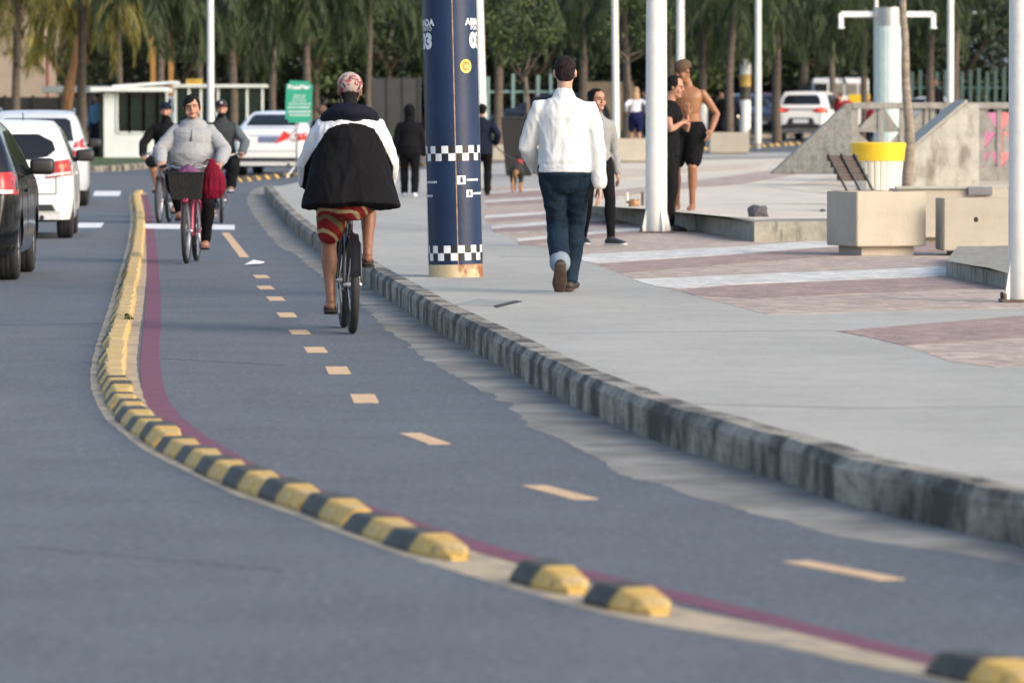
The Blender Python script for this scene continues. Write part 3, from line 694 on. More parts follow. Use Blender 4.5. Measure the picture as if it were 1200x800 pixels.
# dark tub behind the dog
b = G(608, 206, SW); k_ = b.y/FPX
t = thing('tall_dark_tub', 'tall black tapered tub standing behind the dog, left of the man in white', 'tub', b)
bm = bmesh.new(); rings = []
zt2 = ZD(139, b.y) - b.z
for z, w_ in ((0, .30), (zt2-.06, .37), (zt2, .37)):
    w_ = w_ if z else .27
    rings.append([bm.verts.new(p) for p in ((-w_, -w_, z), (w_, -w_, z), (w_, w_, z), (-w_, w_, z))])
for p, q in zip(rings, rings[1:]):
    for e in range(4): bm.faces.new((p[e], p[(e+1) % 4], q[(e+1) % 4], q[e]))
bm.faces.new(rings[0][::-1]); bm.faces.new(rings[-1]); bmesh.ops.bevel(bm, geom=bm.edges[:], offset=.02, segments=2, affect='EDGES')
obj('body', bm, mat('matt black tub', (.012, .012, .014), .7, .1), t)
bm = bmesh.new(); box(bm, (0, 0, zt2+.012), (.78, .78, .04), bev=.01); obj('rim', bm, blackpl, t)
# bits on the plaza
b = G(889, 254, PH); bm = bmesh.new(); ellip(bm, (0, 0, .05), (.13, .12, .10), 14)
for v in bm.verts: v.co += V((noise.noise(v.co*9), noise.noise(v.co*9+V((5, 0, 0))), noise.noise(v.co*9+V((0, 5, 0)))))*.05
tag(obj('rock', bm, mat('dark rock', (.09, .085, .09), .9, .3, 20, .6), loc=b), 'small dark rock lying on the edge of the raised plaza', 'rock')
b = G(964, 248, PH); bm = bmesh.new(); ellip(bm, (0, 0, .015), (.035, .03, .02), 8); tag(obj('pebble', bm, mat('dark rock', (.09, .085, .09))), 'tiny dark pebble on the sand left of the bench', 'stone'); bpy.context.scene.collection.objects[-1].location = b
for px, lab, m in ((735, 'thin pale stump post, left of the brown bundle on the raised plaza', creamp), (753, 'thin brown stump post next to the lamp post with the rusty base', barkd)):
    b = G(px, 241, PH); bm = bmesh.new(); tube(bm, [(0, 0, -.02), (0, 0, .16)], .02, 10); tag(obj('stump_post', bm, m, loc=b), lab, 'post')
b = G(743, 242, PH); bm = bmesh.new(); ellip(bm, (0, 0, .045), (.085, .08, .06), 16)
for v in bm.verts: v.co += V((noise.noise(v.co*14), noise.noise(v.co*14+V((5, 0, 0))), noise.noise(v.co*14+V((0, 5, 0)))))*.05
tag(obj('bundle', bm, mat('brown bundle', (.36, .2, .09), .9, .3, 16, .5), smooth=True, loc=b), 'rough orange brown bundle between the two stump posts', 'bundle')
b = G(297, 311); bm = bmesh.new(); q = [bm.verts.new(p) for p in ((-.09, -.05, .0), (.08, -.13, .012), (.11, .1, .02), (-.05, .16, .006), (0, 0, .045))]
for e in range(4): bm.faces.new((q[e], q[(e+1) % 4], q[4]))
r_ = bmesh.ops.extrude_face_region(bm, geom=bm.faces[:])
for v in r_['geom']:
    if isinstance(v, bmesh.types.BMVert): v.co.z += .003
tag(obj('paper_scrap', bm, mat('white paper', (.8, .8, .8), .6, .03), loc=b + V((0, 0, .01))), 'crumpled white paper lying on the cycle lane dashes', 'litter')
b = G(149, 386); bm = leaf_cloud(30, (0, 0, .01), .04, .035, 3, 5); tag(obj('weed', bm, treelite, loc=b + V((0, 0, .07))), 'small green weed growing out of the yellow divider blocks', 'weed')
# ================================================================== PALMS AND TREES
def frond(bm, rs, az, L, up, droop, leaf=.5, n=46, w=.016, drop=.8):
    ox = V((cos(az), sin(az), 0)); pts = []
    p = V((0, 0, 0)); el = up
    N = 14
    for i in range(N+1):
        pts.append(p.copy()); p = p + (ox*cos(el) + V((0, 0, 1))*sin(el))*L/N; el -= droop/N*(0.6 + i/N)
    tube(bm, pts, [.022*(1 - .85*i/N) for i in range(N+1)], 5, cap=False)
    side = V((-sin(az), cos(az), 0))
    for k in range(n):
        t = .12 + .88*k/n; f = t*N; i = min(N-1, int(f)); q = pts[i].lerp(pts[i+1], f - i); tg = (pts[i+1] - pts[i]).normalized()
        ll = leaf*(sin(pi*min(1, t*.85+.12))**.6)*rs.uniform(.75, 1.15)
        for s in (-1, 1):
            d = (side*s*rs.uniform(.5, 1.0)*(1-drop*.5) + tg*rs.uniform(.25, .7) + V((0, 0, -drop*rs.uniform(.4, 1.1)))).normalized()
            m1 = q + d*ll*.5; d2 = (d + V((0, 0, -1.0*drop))).normalized(); m2 = m1 + d2*ll*.5
            wv = d.cross(V((rs.uniform(-1, 1), rs.uniform(-1, 1), .3))).normalized()*w
            a = [bm.verts.new(x) for x in (q - wv*.5, q + wv*.5, m1 + wv, m1 - wv)]; bm.faces.new(a)
            e = bm.verts.new(m2); bm.faces.new((a[3], a[2], e))
def palm_crown(seed, L=2.7, n=24, leaf=.75):
    rs = random.Random(seed); bm = bmesh.new()
    for k in range(n):
        az = 2*pi*k/n*2.4 + rs.uniform(-.3, .3); up = rs.uniform(-.7, .95); frond(bm, rs, az, L*rs.uniform(.85, 1.1), up, rs.uniform(1.5, 2.3) + up*.4, leaf*rs.uniform(.85, 1.15))
    me = bpy.data.meshes.new('palm crown'); bm.to_mesh(me); bm.free(); return me
CROWNS = [palm_crown(s) for s in (11, 22, 33, 44)]
def dead_frond(seed):
    rs = random.Random(seed); bm = bmesh.new(); frond(bm, rs, rs.uniform(0, 6), 1.6, -1.2, .3, .35, 34, .02, 1.3); return bm
def trunk_bm(h, r, lean, seed):
    rs = random.Random(seed); bm = bmesh.new(); pts = []; rad = []
    n = int(h/.11)
    for i in range(n+1):
        t = i/n; pts.append((lean[0]*t*t + .02*sin(t*9 + seed), lean[1]*t*t, h*t - .1)); rad.append(r*(1.15 - .3*t + .25*max(0, .12-t)*4)*(1 + .035*(i % 2)) + .004*rs.uniform(-1, 1))
    tube(bm, pts, rad, 14, cap=False); return bm
pnum = 0
def palm(px, D, wpx, h, label, lean=(0, 0), crown=None, sc=1, cm=None, dead=0, band=None, dsc=1):
    global pnum; pnum += 1
    h -= .35
    b = V((XD(px, D), D, terr(D) + .12)); t = thing('palm_tree', label, 'palm tree', b, group='palm trees beyond the road'); r = wpx*D/FPX/2
    o = obj('trunk', trunk_bm(h, r, lean, pnum), bark, t, smooth=True)
    me = CROWNS[pnum % 4 if crown is None else crown]
    if cm: me = me.copy()
    c = obj('crown', me, cm or palmleaf, t, loc=(lean[0], lean[1], h - .1)); c.rotation_euler = (0, 0, pnum*1.9); c.scale = (sc,)*3
    for k in range(dead):
        d = obj('dead_frond', dead_frond(pnum*7+k), deadleaf, t, loc=(lean[0] + .02, lean[1]-.05, h - .2)); d.scale = (dsc,)*3
    if band:
        bm = bmesh.new()
        for z0, z1, mi in band: 
            a = [(lean[0]*(z/h)**2, 0, z) for z in (z0, z1)]; tube(bm, a, r*1.28, 16, cap=False, mi=mi)
        obj('painted_band', bm, [whitep, black, yellow], t, smooth='auto')
    return t
palm(97, 140, 10, 5.0, 'grey ringed palm tree with yellow fronds behind the far silver car at the left', crown=0, sc=1.05, cm=palmlit, dead=2, dsc=1.3)
palm(20, 150, 9, 5.4, 'yellow fronded palm tree at the far left edge of the photo', crown=2, sc=1.15, cm=palmlit)
palm(188, 136, 8.5, 5.0, 'slim palm tree in front of the white booth', crown=1, dead=1)
palm(235, 158, 8, 5.3, 'palm tree with a hanging dead frond beside the white lamp post by the booth', dead=2, lean=(-.2, 0))
palm(274, 150, 9, 5.2, 'palm tree directly behind the cyclist in the dark grey jacket', lean=(-.1, 0))
palm(290, 164, 6, 4.6, 'thin brown palm tree with a dead hanging leaf, above the white saloon', dead=2)
palm(362, 150, 8.5, 5.3, 'palm tree right behind the green sign', lean=(-.15, 0))
palm(432, 158, 6.5, 5.2, 'slim palm tree right of the big cyclist in the black coat', lean=(.05, 0))
palm(585, 150, 9.5, 5.0, 'stout palm tree between the navy column and the young leafy tree', lean=(-.1, 0))
palm(683, 168, 9, 5.6, 'palm tree directly behind the head of the man in white')
palm(735, 160, 9.5, 5.2, 'palm tree right of the thin lamp post at the low planters', lean=(-.15, 0))
palm(823, 176, 9, 5.0, 'palm tree with a whitewashed foot behind the arm of the shirtless man', band=[(-.05, 1.1, 0)])
palm(854, 158, 8.5, 5.2, 'curved palm tree right of the small group in dark clothes', lean=(.18, 0), dead=1)
palm(873, 172, 10, 5.0, 'palm tree with black white and yellow painted trunk beside a headlight', band=[(-.05, 1.25, 0), (1.25, 1.7, 1), (1.7, 2.1, 2), (2.1, 2.6, 0)])
palm(910, 166, 9.5, 5.2, 'palm tree just left of the white sport utility car', lean=(-.05, 0))
palm(941, 184, 10, 5.0, 'palm tree rising behind the roof of the white sport utility car')
palm(975, 174, 7, 5.0, 'palm tree in front of the parked white van', lean=(-.12, 0))
palm(1012, 162, 7.5, 4.9, 'palm tree between the white van and the pale tiled pillar')
palm(1090, 182, 8, 5.2, 'palm tree behind the balustrade next to the man in black')
palm(1120, 176, 7, 6.0, 'palm tree right of the lamp post behind the balustrade')
palm(320, 186, 8, 5.4, 'palm tree standing back in the shade left of the green sign')
palm(515, 178, 8, 5.2, 'palm tree mostly hidden by the navy column'); palm(785, 186, 8, 5.3, 'palm tree deep in shade behind the thick lamp post'); palm(140, 176, 7, 5.6, 'palm tree deep in shade above the white booth')
# brown dead palm boot hanging at the left
t = thing('leaning_dead_palm_leaf', 'big brown dead palm leaf leaning beside the grey palm trunk at left', 'dead leaf', (XD(84, 139), 139, terr(139)+.1))
D = 139
bm = bmesh.new(); P = [AT(x, y, D) - t.location for x, y in ((76, 150), (80, 110), (87, 70), (90, 42))]
tube(bm, P, [(.12, .05), (.16, .05), (.1, .04), (.03, .03)], 8, side=(1, 0, 0)); obj('leaf_sheath', bm, mat('brown sheath', (.24, .12, .05), .8, .35, 6, .4, 30, stretch=(3, 3, .6)), t, smooth=True)
# leafy trees behind
def broad(seed, n=6500, r=(3.1, 2.4, 2.9), z=4.2):
    bm = leaf_cloud(n, (0, 0, z), r, .2, 60, seed); me = bpy.data.meshes.new('tree crown'); bm.to_mesh(me); bm.free(); return me
BR = [broad(s) for s in (3, 5, 8)]
spots = [(60, 196, .9, 0), (150, 200, 1.0, 1), (215, 196, .8, 0), (290, 198, 1.05, 0), (370, 195, 1.05, 1), (455, 197, 1.1, 0), (540, 199, 1.05, 1), (630, 196, 1.0, 0), (715, 198, 1.1, 0), (800, 196, 1.0, 1), (880, 199, 1.1, 0), (960, 197, 1.05, 0), (1045, 199, 1.1, 1), (1125, 197, .95, 0), (1215, 199, .9, 0),
         (100, 208, 1.2, 0), (330, 208, 1.25, 0), (500, 209, 1.25, 0), (680, 208, 1.25, 0), (850, 209, 1.25, 0), (1010, 208, 1.25, 0), (230, 209, 1.1, 0), (590, 210, 1.2, 0), (770, 210, 1.2, 0), (930, 210, 1.2, 0), (410, 211, 1.2, 0)]
labs = ['behind the beige house at the far left', 'above the white booth', 'above the glass shelter', 'left of the green sign', 'above the green sign', 'right of the big black coated cyclist', 'behind the navy column', 'above the young tree', 'behind the man in white',
        'behind the thick lamp post', 'above the crimson car', 'above the white sport utility car', 'behind the pale tiled pillar', 'behind the right of the balustrade', 'at the far right edge']
for k, (px, D, s, lt) in enumerate(spots):
    lab = ('bushy dark green tree ' + labs[k]) if k < 15 else 'dense dark tree of the rear row deep in shade'
    t = thing('leafy_tree', lab, 'tree', (XD(px, D), D, terr(D)), k*1.3, 'dense trees behind the palms'); t.scale = (s, s, s)
    bm = bmesh.new(); tube(bm, [(0, 0, -.1), (.05, 0, 1.2), (.0, 0, 2.6)], [.17, .13, .10], 8)
    for q in range(5):
        a = q*1.3; tube(bm, [(0, 0, 2.2), (cos(a)*.9, sin(a)*.9, 3.2), (cos(a)*1.7, sin(a)*1.7, 4.2)], [.09, .06, .03], 6)
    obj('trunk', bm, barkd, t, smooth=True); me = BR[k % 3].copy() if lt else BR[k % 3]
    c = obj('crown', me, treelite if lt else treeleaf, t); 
hedge = bmesh.new(); rs = random.Random(4)
for k in range(26000):
    D = rs.uniform(200, 203); px = rs.uniform(-60, 1260); z = rs.uniform(0, 2.7 + .5*noise.noise(V((px*.02, 0, 0)))); p = V((XD(px, D), D, terr(D)+z)); d = V((rs.uniform(-1, 1), rs.uniform(-1, .3), rs.uniform(-1, .5))).normalized(); u = d.cross(V((rs.random(), rs.random(), rs.random()))).normalized(); l = .3*rs.uniform(.6, 1.3)
    hedge.faces.new([hedge.verts.new(x) for x in (p, p + d*l*.5 + u*l*.25, p + d*l, p + d*l*.5 - u*l*.25)])
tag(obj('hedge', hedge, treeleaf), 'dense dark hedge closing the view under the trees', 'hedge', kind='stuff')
# distant wooded rise and buildings
def house(label, px0, px1, D, h, m, rows, cols, wm, roofm=None, name='building', depth=8):
    b = V((XD(px0, D), D, terr(D))); t = thing(name, label, 'building', b); wx = (px1-px0)*D/FPX
    bm = bmesh.new(); box(bm, (wx/2, depth/2, h/2), (wx, depth, h)); obj('wall', bm, m, t)
    bm = bmesh.new(); box(bm, (wx/2, depth/2, h+.1), (wx+.4, depth+.4, .25), bev=.02); obj('roof', bm, roofm or rawconc, t)
    for r in range(rows):
        for c in range(cols):
            x = wx*(c+.5)/cols; z = 1.0 + r*2.9
            bm = bmesh.new(); box(bm, (x, -.01, z+.6), (1.1, .1, 1.2)); f = obj('window', bm, wm, t)
            bm = bmesh.new(); box(bm, (x, -.07, z+.6), (.95, .04, 1.05)); obj('pane', bm, glass_dark, f)
    return t
house('beige rendered house above the dark fence at the far left', -90, 53, 190, 5.6, mat('beige render', (.34, .27, .21), .85, .06, 2), 0, 2, whitep)
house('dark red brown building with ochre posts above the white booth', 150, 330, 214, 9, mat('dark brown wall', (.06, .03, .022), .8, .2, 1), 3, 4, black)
house('shaded grey building hidden behind the trees in the middle', 400, 700, 226, 9, mat('shaded grey wall', (.05, .055, .05), .8, .2, 1), 3, 6, black)  # backdrop: shade between the trees is put into the wall colour
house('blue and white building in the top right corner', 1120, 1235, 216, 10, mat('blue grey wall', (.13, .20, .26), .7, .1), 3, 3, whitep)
house('dark building closing the view behind the trees on the right', 720, 1110, 230, 9, mat('shaded grey wall', (.05, .055, .05)), 3, 7, black)  # same backdrop, its dark colour stands in for tree shade
for px, lab in ((180, 'ochre post left of the palm above the booth'), (201, 'ochre post right of the palm above the booth')):
    D = 180; bm = bmesh.new(); box(bm, (0, 0, 2.2), (.17, .17, 4.4)); tag(obj('timber_post', bm, mat('ochre paint', (.33, .17, .04), .7, .1), loc=(XD(px, D), D, terr(D))), lab, 'post', 'ochre posts above the booth')
D = 178; bm = bmesh.new(); tube(bm, [(0, 0, 0), (0, 0, ZD(46, D) - terr(D))], .045, 8); ellip(bm, (0, 0, ZD(44, D)-terr(D)), (.1, .1, .06)); tag(obj('red_post', bm, mat('dull red paint', (.3, .035, .03), .6), loc=(XD(56, D), D, terr(D))), 'thin red post under the yellow palm fronds at the left', 'post')
# fences
def wallpanel(name, label, cat, px0, px1, ytop, D, m, th=.15, n=0, pm=None):
    b = V((XD(px0, D), D, terr(D))); wx = (px1-px0)*D/FPX; h = ZD(ytop, D) - b.z; t = thing(name, label, cat, b)
    bm = bmesh.new(); box(bm, (wx/2, 0, h/2), (wx, th, h)); obj('panel', bm, m, t)
    for k in range(n+1):
        bm = bmesh.new(); box(bm, (wx*k/max(1, n), -.02, h/2 + .03), (.09, th+.06, h+.06)); obj('post', bm, pm or m, t)
    return t
dk = mat('dark fence', (.022, .02, .019), .8, .15, 2); dk2 = mat('charcoal sheet gate', (.05, .052, .053), .7, .12, 2)
wallpanel('dark_fence', 'dark solid fence behind the white cars at the left', 'fence', -60, 106, 114, 165, dk, n=5)
wallpanel('metal_gate', 'charcoal sheet metal gate behind the person in the black coat', 'gate', 437, 492, 92, 185, dk2, n=3)
b = V((XD(56, 170), 170, terr(170))); bm = bmesh.new(); box(bm, (XD(98, 170)-b.x, 0, ZD(105, 170)-b.z), (2.6, 1.2, .22), bev=.02); tag(obj('canopy_roof', bm, mat('pale grey sheet', (.22, .25, .25), .7), loc=b), 'flat pale grey canopy roof above the dark fence', 'canopy')
teal = mat('pale teal fence paint', (.22, .34, .33), .6, .1)
def barfence(label, px0, px1, ytop, D, step, w_=.11, m=teal, kind='picket_fence'):
    b = V((XD(px0, D), D, terr(D))); t = thing(kind, label, 'fence', b); h = ZD(ytop, D) - b.z; wx = (px1-px0)*D/FPX
    n = int(wx/step)
    for k in range(n+1):
        bm = bmesh.new(); hh = h*(.97 + .05*(k % 3)/2); box(bm, (wx*k/n, 0, hh/2), (w_, .06, hh), bev=.01); obj('upright', bm, m, t)
    for z in (.3, h*.72): bm = bmesh.new(); box(bm, (wx/2, .05, z), (wx, .04, .07)); obj('rail', bm, m, t)
barfence('pale teal fence of tall uprights behind the palm right of the navy column', 572, 660, 88, 188, .42)
barfence('teal fence of close uprights behind the small silver car at the right', 1068, 1215, 82, 192, .3, .12, mat('deep teal fence paint', (.05, .10, .095), .6))
wallpanel('garden_wall', 'weathered tan wall behind the thin lamp post in the middle distance', 'wall', 686, 742, 96, 189, mat('tan wall', (.30, .22, .15), .9, .15, 2))
# booth and shelter
D = 131; b = V((XD(112, D), D, terr(D)+.1)); k_ = D/FPX; wht = mat('booth white', (.62, .65, .63), .6, .05, 3); gl = mat('green tinted glass', (.008, .018, .015), .1, .2, 2)
t = thing('kiosk', 'small white booth with tall glazed sides beside the road', 'kiosk', b)
lx_ = lambda px: (px-112)*k_
zk = lambda py: ZD(py, D) - b.z
bm = bmesh.new(); box(bm, ((lx_(136)+lx_(196))/2, .9, zk(156)/2), (lx_(196)-lx_(136), 1.8, zk(156))); box(bm, (lx_(129), .9, zk(110)/2), (lx_(138)-lx_(124), 1.8, zk(108))); obj('wall', bm, wht, t)
for x0, x1 in ((139, 151), (153, 168), (170, 184), (186, 195)):
    bm = bmesh.new(); box(bm, (lx_((x0+x1)/2), .03, (zk(156)+zk(108))/2), ((x1-x0)*k_, .02, zk(108)-zk(156))); w_ = obj('window', bm, gl, t)
    bm = bmesh.new(); 
    for xx in (x0-1, x1+1): box(bm, (lx_(xx), 0, (zk(156)+zk(107))/2), (.045, .07, zk(107)-zk(156)))
    box(bm, (lx_((x0+x1)/2), 0, zk(155.5)), ((x1-x0+1)*k_, .07, .05)); obj('frame', bm, wht, w_)
bm = bmesh.new(); box(bm, (lx_(152), .9, zk(105)), (lx_(200)-lx_(110), 2.3, .12), bev=.02); box(bm, (lx_(168), 1.2, zk(99)), (lx_(208)-lx_(116)-.4, 1.9, .07), rot=M.Rotation(R(-4), 3, 'Y')); obj('roof', bm, wht, t)
bm = bmesh.new(); box(bm, (lx_(120), .06, zk(108)/2), (.16, .03, zk(108))); obj('door', bm, gl, t)
D = 150; b = V((XD(206, D), D, terr(D)+.1)); t = thing('glass_shelter', 'low glazed shelter with a yellow notice behind the oncoming cyclists', 'shelter', b); k_ = D/FPX
hh = ZD(103, D) - b.z
for q, px in enumerate((206, 222, 236, 256, 272, 290, 308)):
    bm = bmesh.new(); box(bm, ((px-206)*k_, 0, hh/2), (.07, .07, hh)); obj('post', bm, wht, t)
    if q < 6: bm = bmesh.new(); box(bm, ((px-206)*k_ + .2, .02, hh/2), (.42, .015, hh-.1)); obj('pane', bm, gl, t)
bm = bmesh.new(); box(bm, ((258-206)*k_, .6, hh+.05), ((312-202)*k_, 1.5, .1), bev=.02); obj('roof', bm, wht, t)
bm = bmesh.new(); box(bm, ((228-206)*k_, -.06, ZD(98, D)-b.z), (19*k_, .03, 10*k_), bev=.004); f = obj('notice_board', bm, mat('yellow notice', (.62, .45, .06), .6), t)
bm = bmesh.new()
for r in range(2):
    for c in range(4): box(bm, ((222.5+c*3.6-206)*k_, -.08, ZD(96+r*3.6, D)-b.z), (2.6*k_, .01, 1.3*k_))
obj('notice_print', bm, mat('red print', (.35, .05, .04), .6), f)
# green sign on its stand
D = 113.; b = V((XD(352, D), D, terr(D)+.02)); k_ = D/FPX; zs = lambda py: ZD(py, D) - b.z
t = thing('green_sign', 'green board with white lettering and a red pennant on a thin stand', 'sign', b)
sg = mat('green sign face', (.02, .30, .19), .5, .08, 3)
bm = bmesh.new(); box(bm, (-1.5*k_, 0, (zs(95)+zs(144))/2), (31*k_, .03, zs(95)-zs(144)), rot=M.Rotation(R(2), 3, 'Y'))
bmesh.ops.bevel(bm, geom=[e for e in bm.edges if abs((e.verts[0].co-e.verts[1].co).normalized().y) > .9], offset=.07, segments=4, affect='EDGES'); obj('board', bm, sg, t)
me = text_mesh('PraiaMar', .135, 'CENTER', .0, .005)
for v in me.vertices: v.co = V((v.co.x - 1.5*k_, -.024 - v.co.z, zs(104.5) + v.co.y))
obj('lettering', me, wh, t)
bm = bmesh.new(); rs = random.Random(2)
for y, w0, hh_ in ((112, 12, 1.3), (115, 14, 1.3), (118.5, 16, 1.3), (122, 24, 1.5), (126, 26, 2.2), (131, 25, 2.4), (135, 22, 2.4)):
    x = -w0/2
    while x < w0/2:
        w_ = rs.uniform(1.2, 3.2); box(bm, ((x + w_/2 - 1.5)*k_, -.02, zs(y)), (w_*k_*.8, .006, hh_*k_*.8)); x += w_ + .6
obj('small_print', bm, wh, t)
bm = bmesh.new(); tube(bm, [(-.08, .03, .3), (-.08, .03, zs(100))], .02, 8); tube(bm, [(-.08, .03, .3), (-.3, -.2, 0)], .018, 6); tube(bm, [(-.08, .03, .3), (.2, -.2, 0)], .018, 6); tube(bm, [(-.08, .03, .3), (-.05, .35, 0)], .018, 6); obj('stand', bm, steel, t, smooth=True)
bm = bmesh.new(); rd = mat('red pennant', (.6, .03, .02), .6, .1)
q = [((322.5-352)*k_, zs(169)), ((333-352)*k_, zs(153)), ((341-352)*k_, zs(158)), ((338-352)*k_, zs(163))]
f = [bm.verts.new((x, -.05, z)) for x, z in q]; g = [bm.verts.new((x, -.02, z)) for x, z in q]; bm.faces.new(f); bm.faces.new(g[::-1])
for e in range(4): bm.faces.new((f[e], f[(e+1) % 4], g[(e+1) % 4], g[e]))
obj('pennant', bm, rd, t)
bm = bmesh.new(); tube(bm, [(-.08, -.02, zs(152)), ((337-352)*k_, -.04, zs(160))], .015, 6); obj('pennant_arm', bm, darkmetal, t)
# ================================================================== CARS
def paint(name, c, coat=.6): return mat(name, c, .2, .02, 2, coat=coat)
red_lamp = mat('red lamp glass', (.38, .012, .01), .25, .1, 9, coat=.3); clear_lamp = mat('clear lamp glass', (.6, .56, .54), .12, .2, 12, coat=.8); amber = mat('amber lamp glass', (.6, .16, .02), .15, .1)
lit_red = emis('lit tail lamp', (.8, .05, .02), 1.2); lit_head = emis('lit headlamp', (1, .85, .6), 3.0)
plate_m = mat('number plate', (.55, .56, .6), .5, .05); plate_b = mat('plate blue', (.12, .15, .3), .5); chrome = mat('chrome', (.6, .6, .6), .15, .05, metal=1)
CARS = {
 # y, top z ; widths: plan factor
 'hatch': dict(w=.85, L=3.95, belt=.93, top=1.47, low=.24, roofw=.64, wr=.30, ax=(.62, 3.15),
   prof=[(0, .50), (.015, .62), (.04, .78), (.07, .92), (.11, 1.0), (.18, 1.12), (.27, 1.26), (.36, 1.37), (.44, 1.43), (.52, 1.46), (.9, 1.475), (1.5, 1.475), (2.1, 1.44), (2.5, 1.28), (2.9, 1.08), (3.1, .98), (3.5, .88), (3.75, .78), (3.9, .62), (3.95, .5)]),
 'suv': dict(w=.92, L=4.4, belt=1.0, top=1.66, low=.28, roofw=.70, wr=.35, ax=(.75, 3.5),
   prof=[(0, .52), (.015, .66), (.03, .85), (.06, 1.0), (.10, 1.1), (.16, 1.28), (.24, 1.46), (.31, 1.57), (.38, 1.62), (.5, 1.645), (1.2, 1.665), (2.0, 1.65), (2.4, 1.6), (2.9, 1.32), (3.2, 1.12), (3.6, 1.02), (4.1, .92), (4.3, .76), (4.38, .6), (4.4, .5)]),
 'sedan': dict(w=.88, L=4.45, belt=.95, top=1.45, low=.24, roofw=.60, wr=.32, ax=(.95, 3.5),
   prof=[(0, .50), (.015, .66), (.03, .85), (.05, .98), (.09, 1.03), (.2, 1.05), (.5, 1.07), (.65, 1.12), (.9, 1.26), (1.15, 1.38), (1.35, 1.43), (1.7, 1.455), (2.2, 1.44), (2.6, 1.34), (3.0, 1.12), (3.2, .98), (3.7, .9), (4.2, .78), (4.4, .62), (4.45, .5)]),
}
def car_body(k):
    bm = bmesh.new(); P = k['prof']; rings = []; w, belt, top, low = k['w'], k['belt'], k['top'], k['low']
    def W(z):
        if z < belt: return w*(1 - .10*max(0, (.42 - z)/.42)**1.3 - .025*((z-.6)/.5)**2)
        t = (z - belt)/(top - belt); return w*(1-.025) + (k['roofw'] - w)*t**1.05
    def plan(y):
        a = min(y, k['L'] - y); return 1 - .20*max(0, 1 - a/.42)**2.2
    fz = [0, .05, .14, .25, .37, .5, .62, .74, .84, .92, .97, 1.0]
    for y, zt in P:
        q = []; lo = low + (.10 if y < .03 or y > k['L']-.03 else 0)
        for f in fz:
            z = lo + (zt - lo)*f; x = W(z)*plan(y)
            if f > .9: x -= .05*((f - .9)/.1)**1.5
            q.append((x, z))
        xe, ze = q[-1]; crown = .02 if zt > belt + .1 else .03
        q += [(xe*.8, ze + crown*.5), (xe*.45, ze + crown*.9), (0, ze + crown)]
        q = [(0, lo - .0), (q[0][0]*.9, lo)] + q
        full = q + [(-x, z) for x, z in q[1:-1]][::-1]
        rings.append([bm.verts.new((x, y, z)) for x, z in full])
    n = len(rings[0])
    for a, b in zip(rings, rings[1:]):
        for i in range(n): bm.faces.new((a[i], a[(i+1) % n], b[(i+1) % n], b[i]))
    bm.faces.new(rings[0][::-1]); bm.faces.new(rings[-1]); bmesh.ops.recalc_face_normals(bm, faces=bm.faces[:])
    # wheel housings
    me = bpy.data.meshes.new('b'); bm.to_mesh(me); bm.free(); o = bpy.data.objects.new('b', me); COL.objects.link(o)
    cb_ = bmesh.new()
    for y in k['ax']:
        for s in (-1, 1): tube(cb_, [(s*(w-.30), y, k['wr']), (s*(w+.2), y, k['wr'])], k['wr']*1.17, 28, cap=False)
    bmesh.ops.recalc_face_normals(cb_, faces=cb_.faces[:])
    cm_ = bpy.data.meshes.new('c'); cb_.to_mesh(cm_); cb_.free(); co = bpy.data.objects.new('c', cm_); COL.objects.link(co)
    md = o.modifiers.new('x', 'BOOLEAN'); md.object = co; md.operation = 'DIFFERENCE'; md.solver = 'EXACT'
    dg = bpy.context.evaluated_depsgraph_get(); out = bpy.data.meshes.new_from_object(o.evaluated_get(dg)); bpy.data.objects.remove(o); bpy.data.objects.remove(co)
    return out
def patch(tree, poly, axis, side, off=.005, step=.035, depth=.02):
    """outline in the view plane (u, z) pressed onto the car body; axis 'y' = seen from behind (side -1) or front (+1), 'x' = from a side"""
    bm = bmesh.new(); vs = [bm.verts.new((u, z, 0)) for u, z in poly]; bm.faces.new(vs)
    us = [p[0] for p in poly]; zs_ = [p[1] for p in poly]
    for a, lo, hi in ((0, min(us), max(us)), (1, min(zs_), max(zs_))):
        t = lo + step
        while t < hi:
            bmesh.ops.bisect_plane(bm, geom=bm.verts[:]+bm.edges[:]+bm.faces[:], plane_co=(t, 0, 0) if a == 0 else (0, t, 0), plane_no=(1, 0, 0) if a == 0 else (0, 1, 0)); t += step
    for v in bm.verts:
        u, z = v.co.x, v.co.y
        if axis == 'y': org, d = V((u, -3 if side < 0 else 9, z)), V((0, -side, 0))
        else: org, d = V((side*3, u, z)), V((-side, 0, 0))
        hit = None; uu = u
        for q in range(12):
            h = tree.ray_cast(org, d)
            if h[0] is not None: hit = h; break
            org.x *= .97 if axis == 'y' else 1; org.z *= .995
        v.co = (hit[0] - d*off) if hit else org
    be = [e for e in bm.edges if len(e.link_faces) == 1]; r = bmesh.ops.extrude_edge_only(bm, edges=be)
    dv = V((0, -side, 0)) if axis == 'y' else V((-side, 0, 0))
    for v in r['geom']:
        if isinstance(v, bmesh.types.BMVert): v.co += dv*(off + depth)
    bmesh.ops.recalc_face_normals(bm, faces=bm.faces[:]); return bm
def mirror(poly): return [(-u, z) for u, z in poly][::-1]
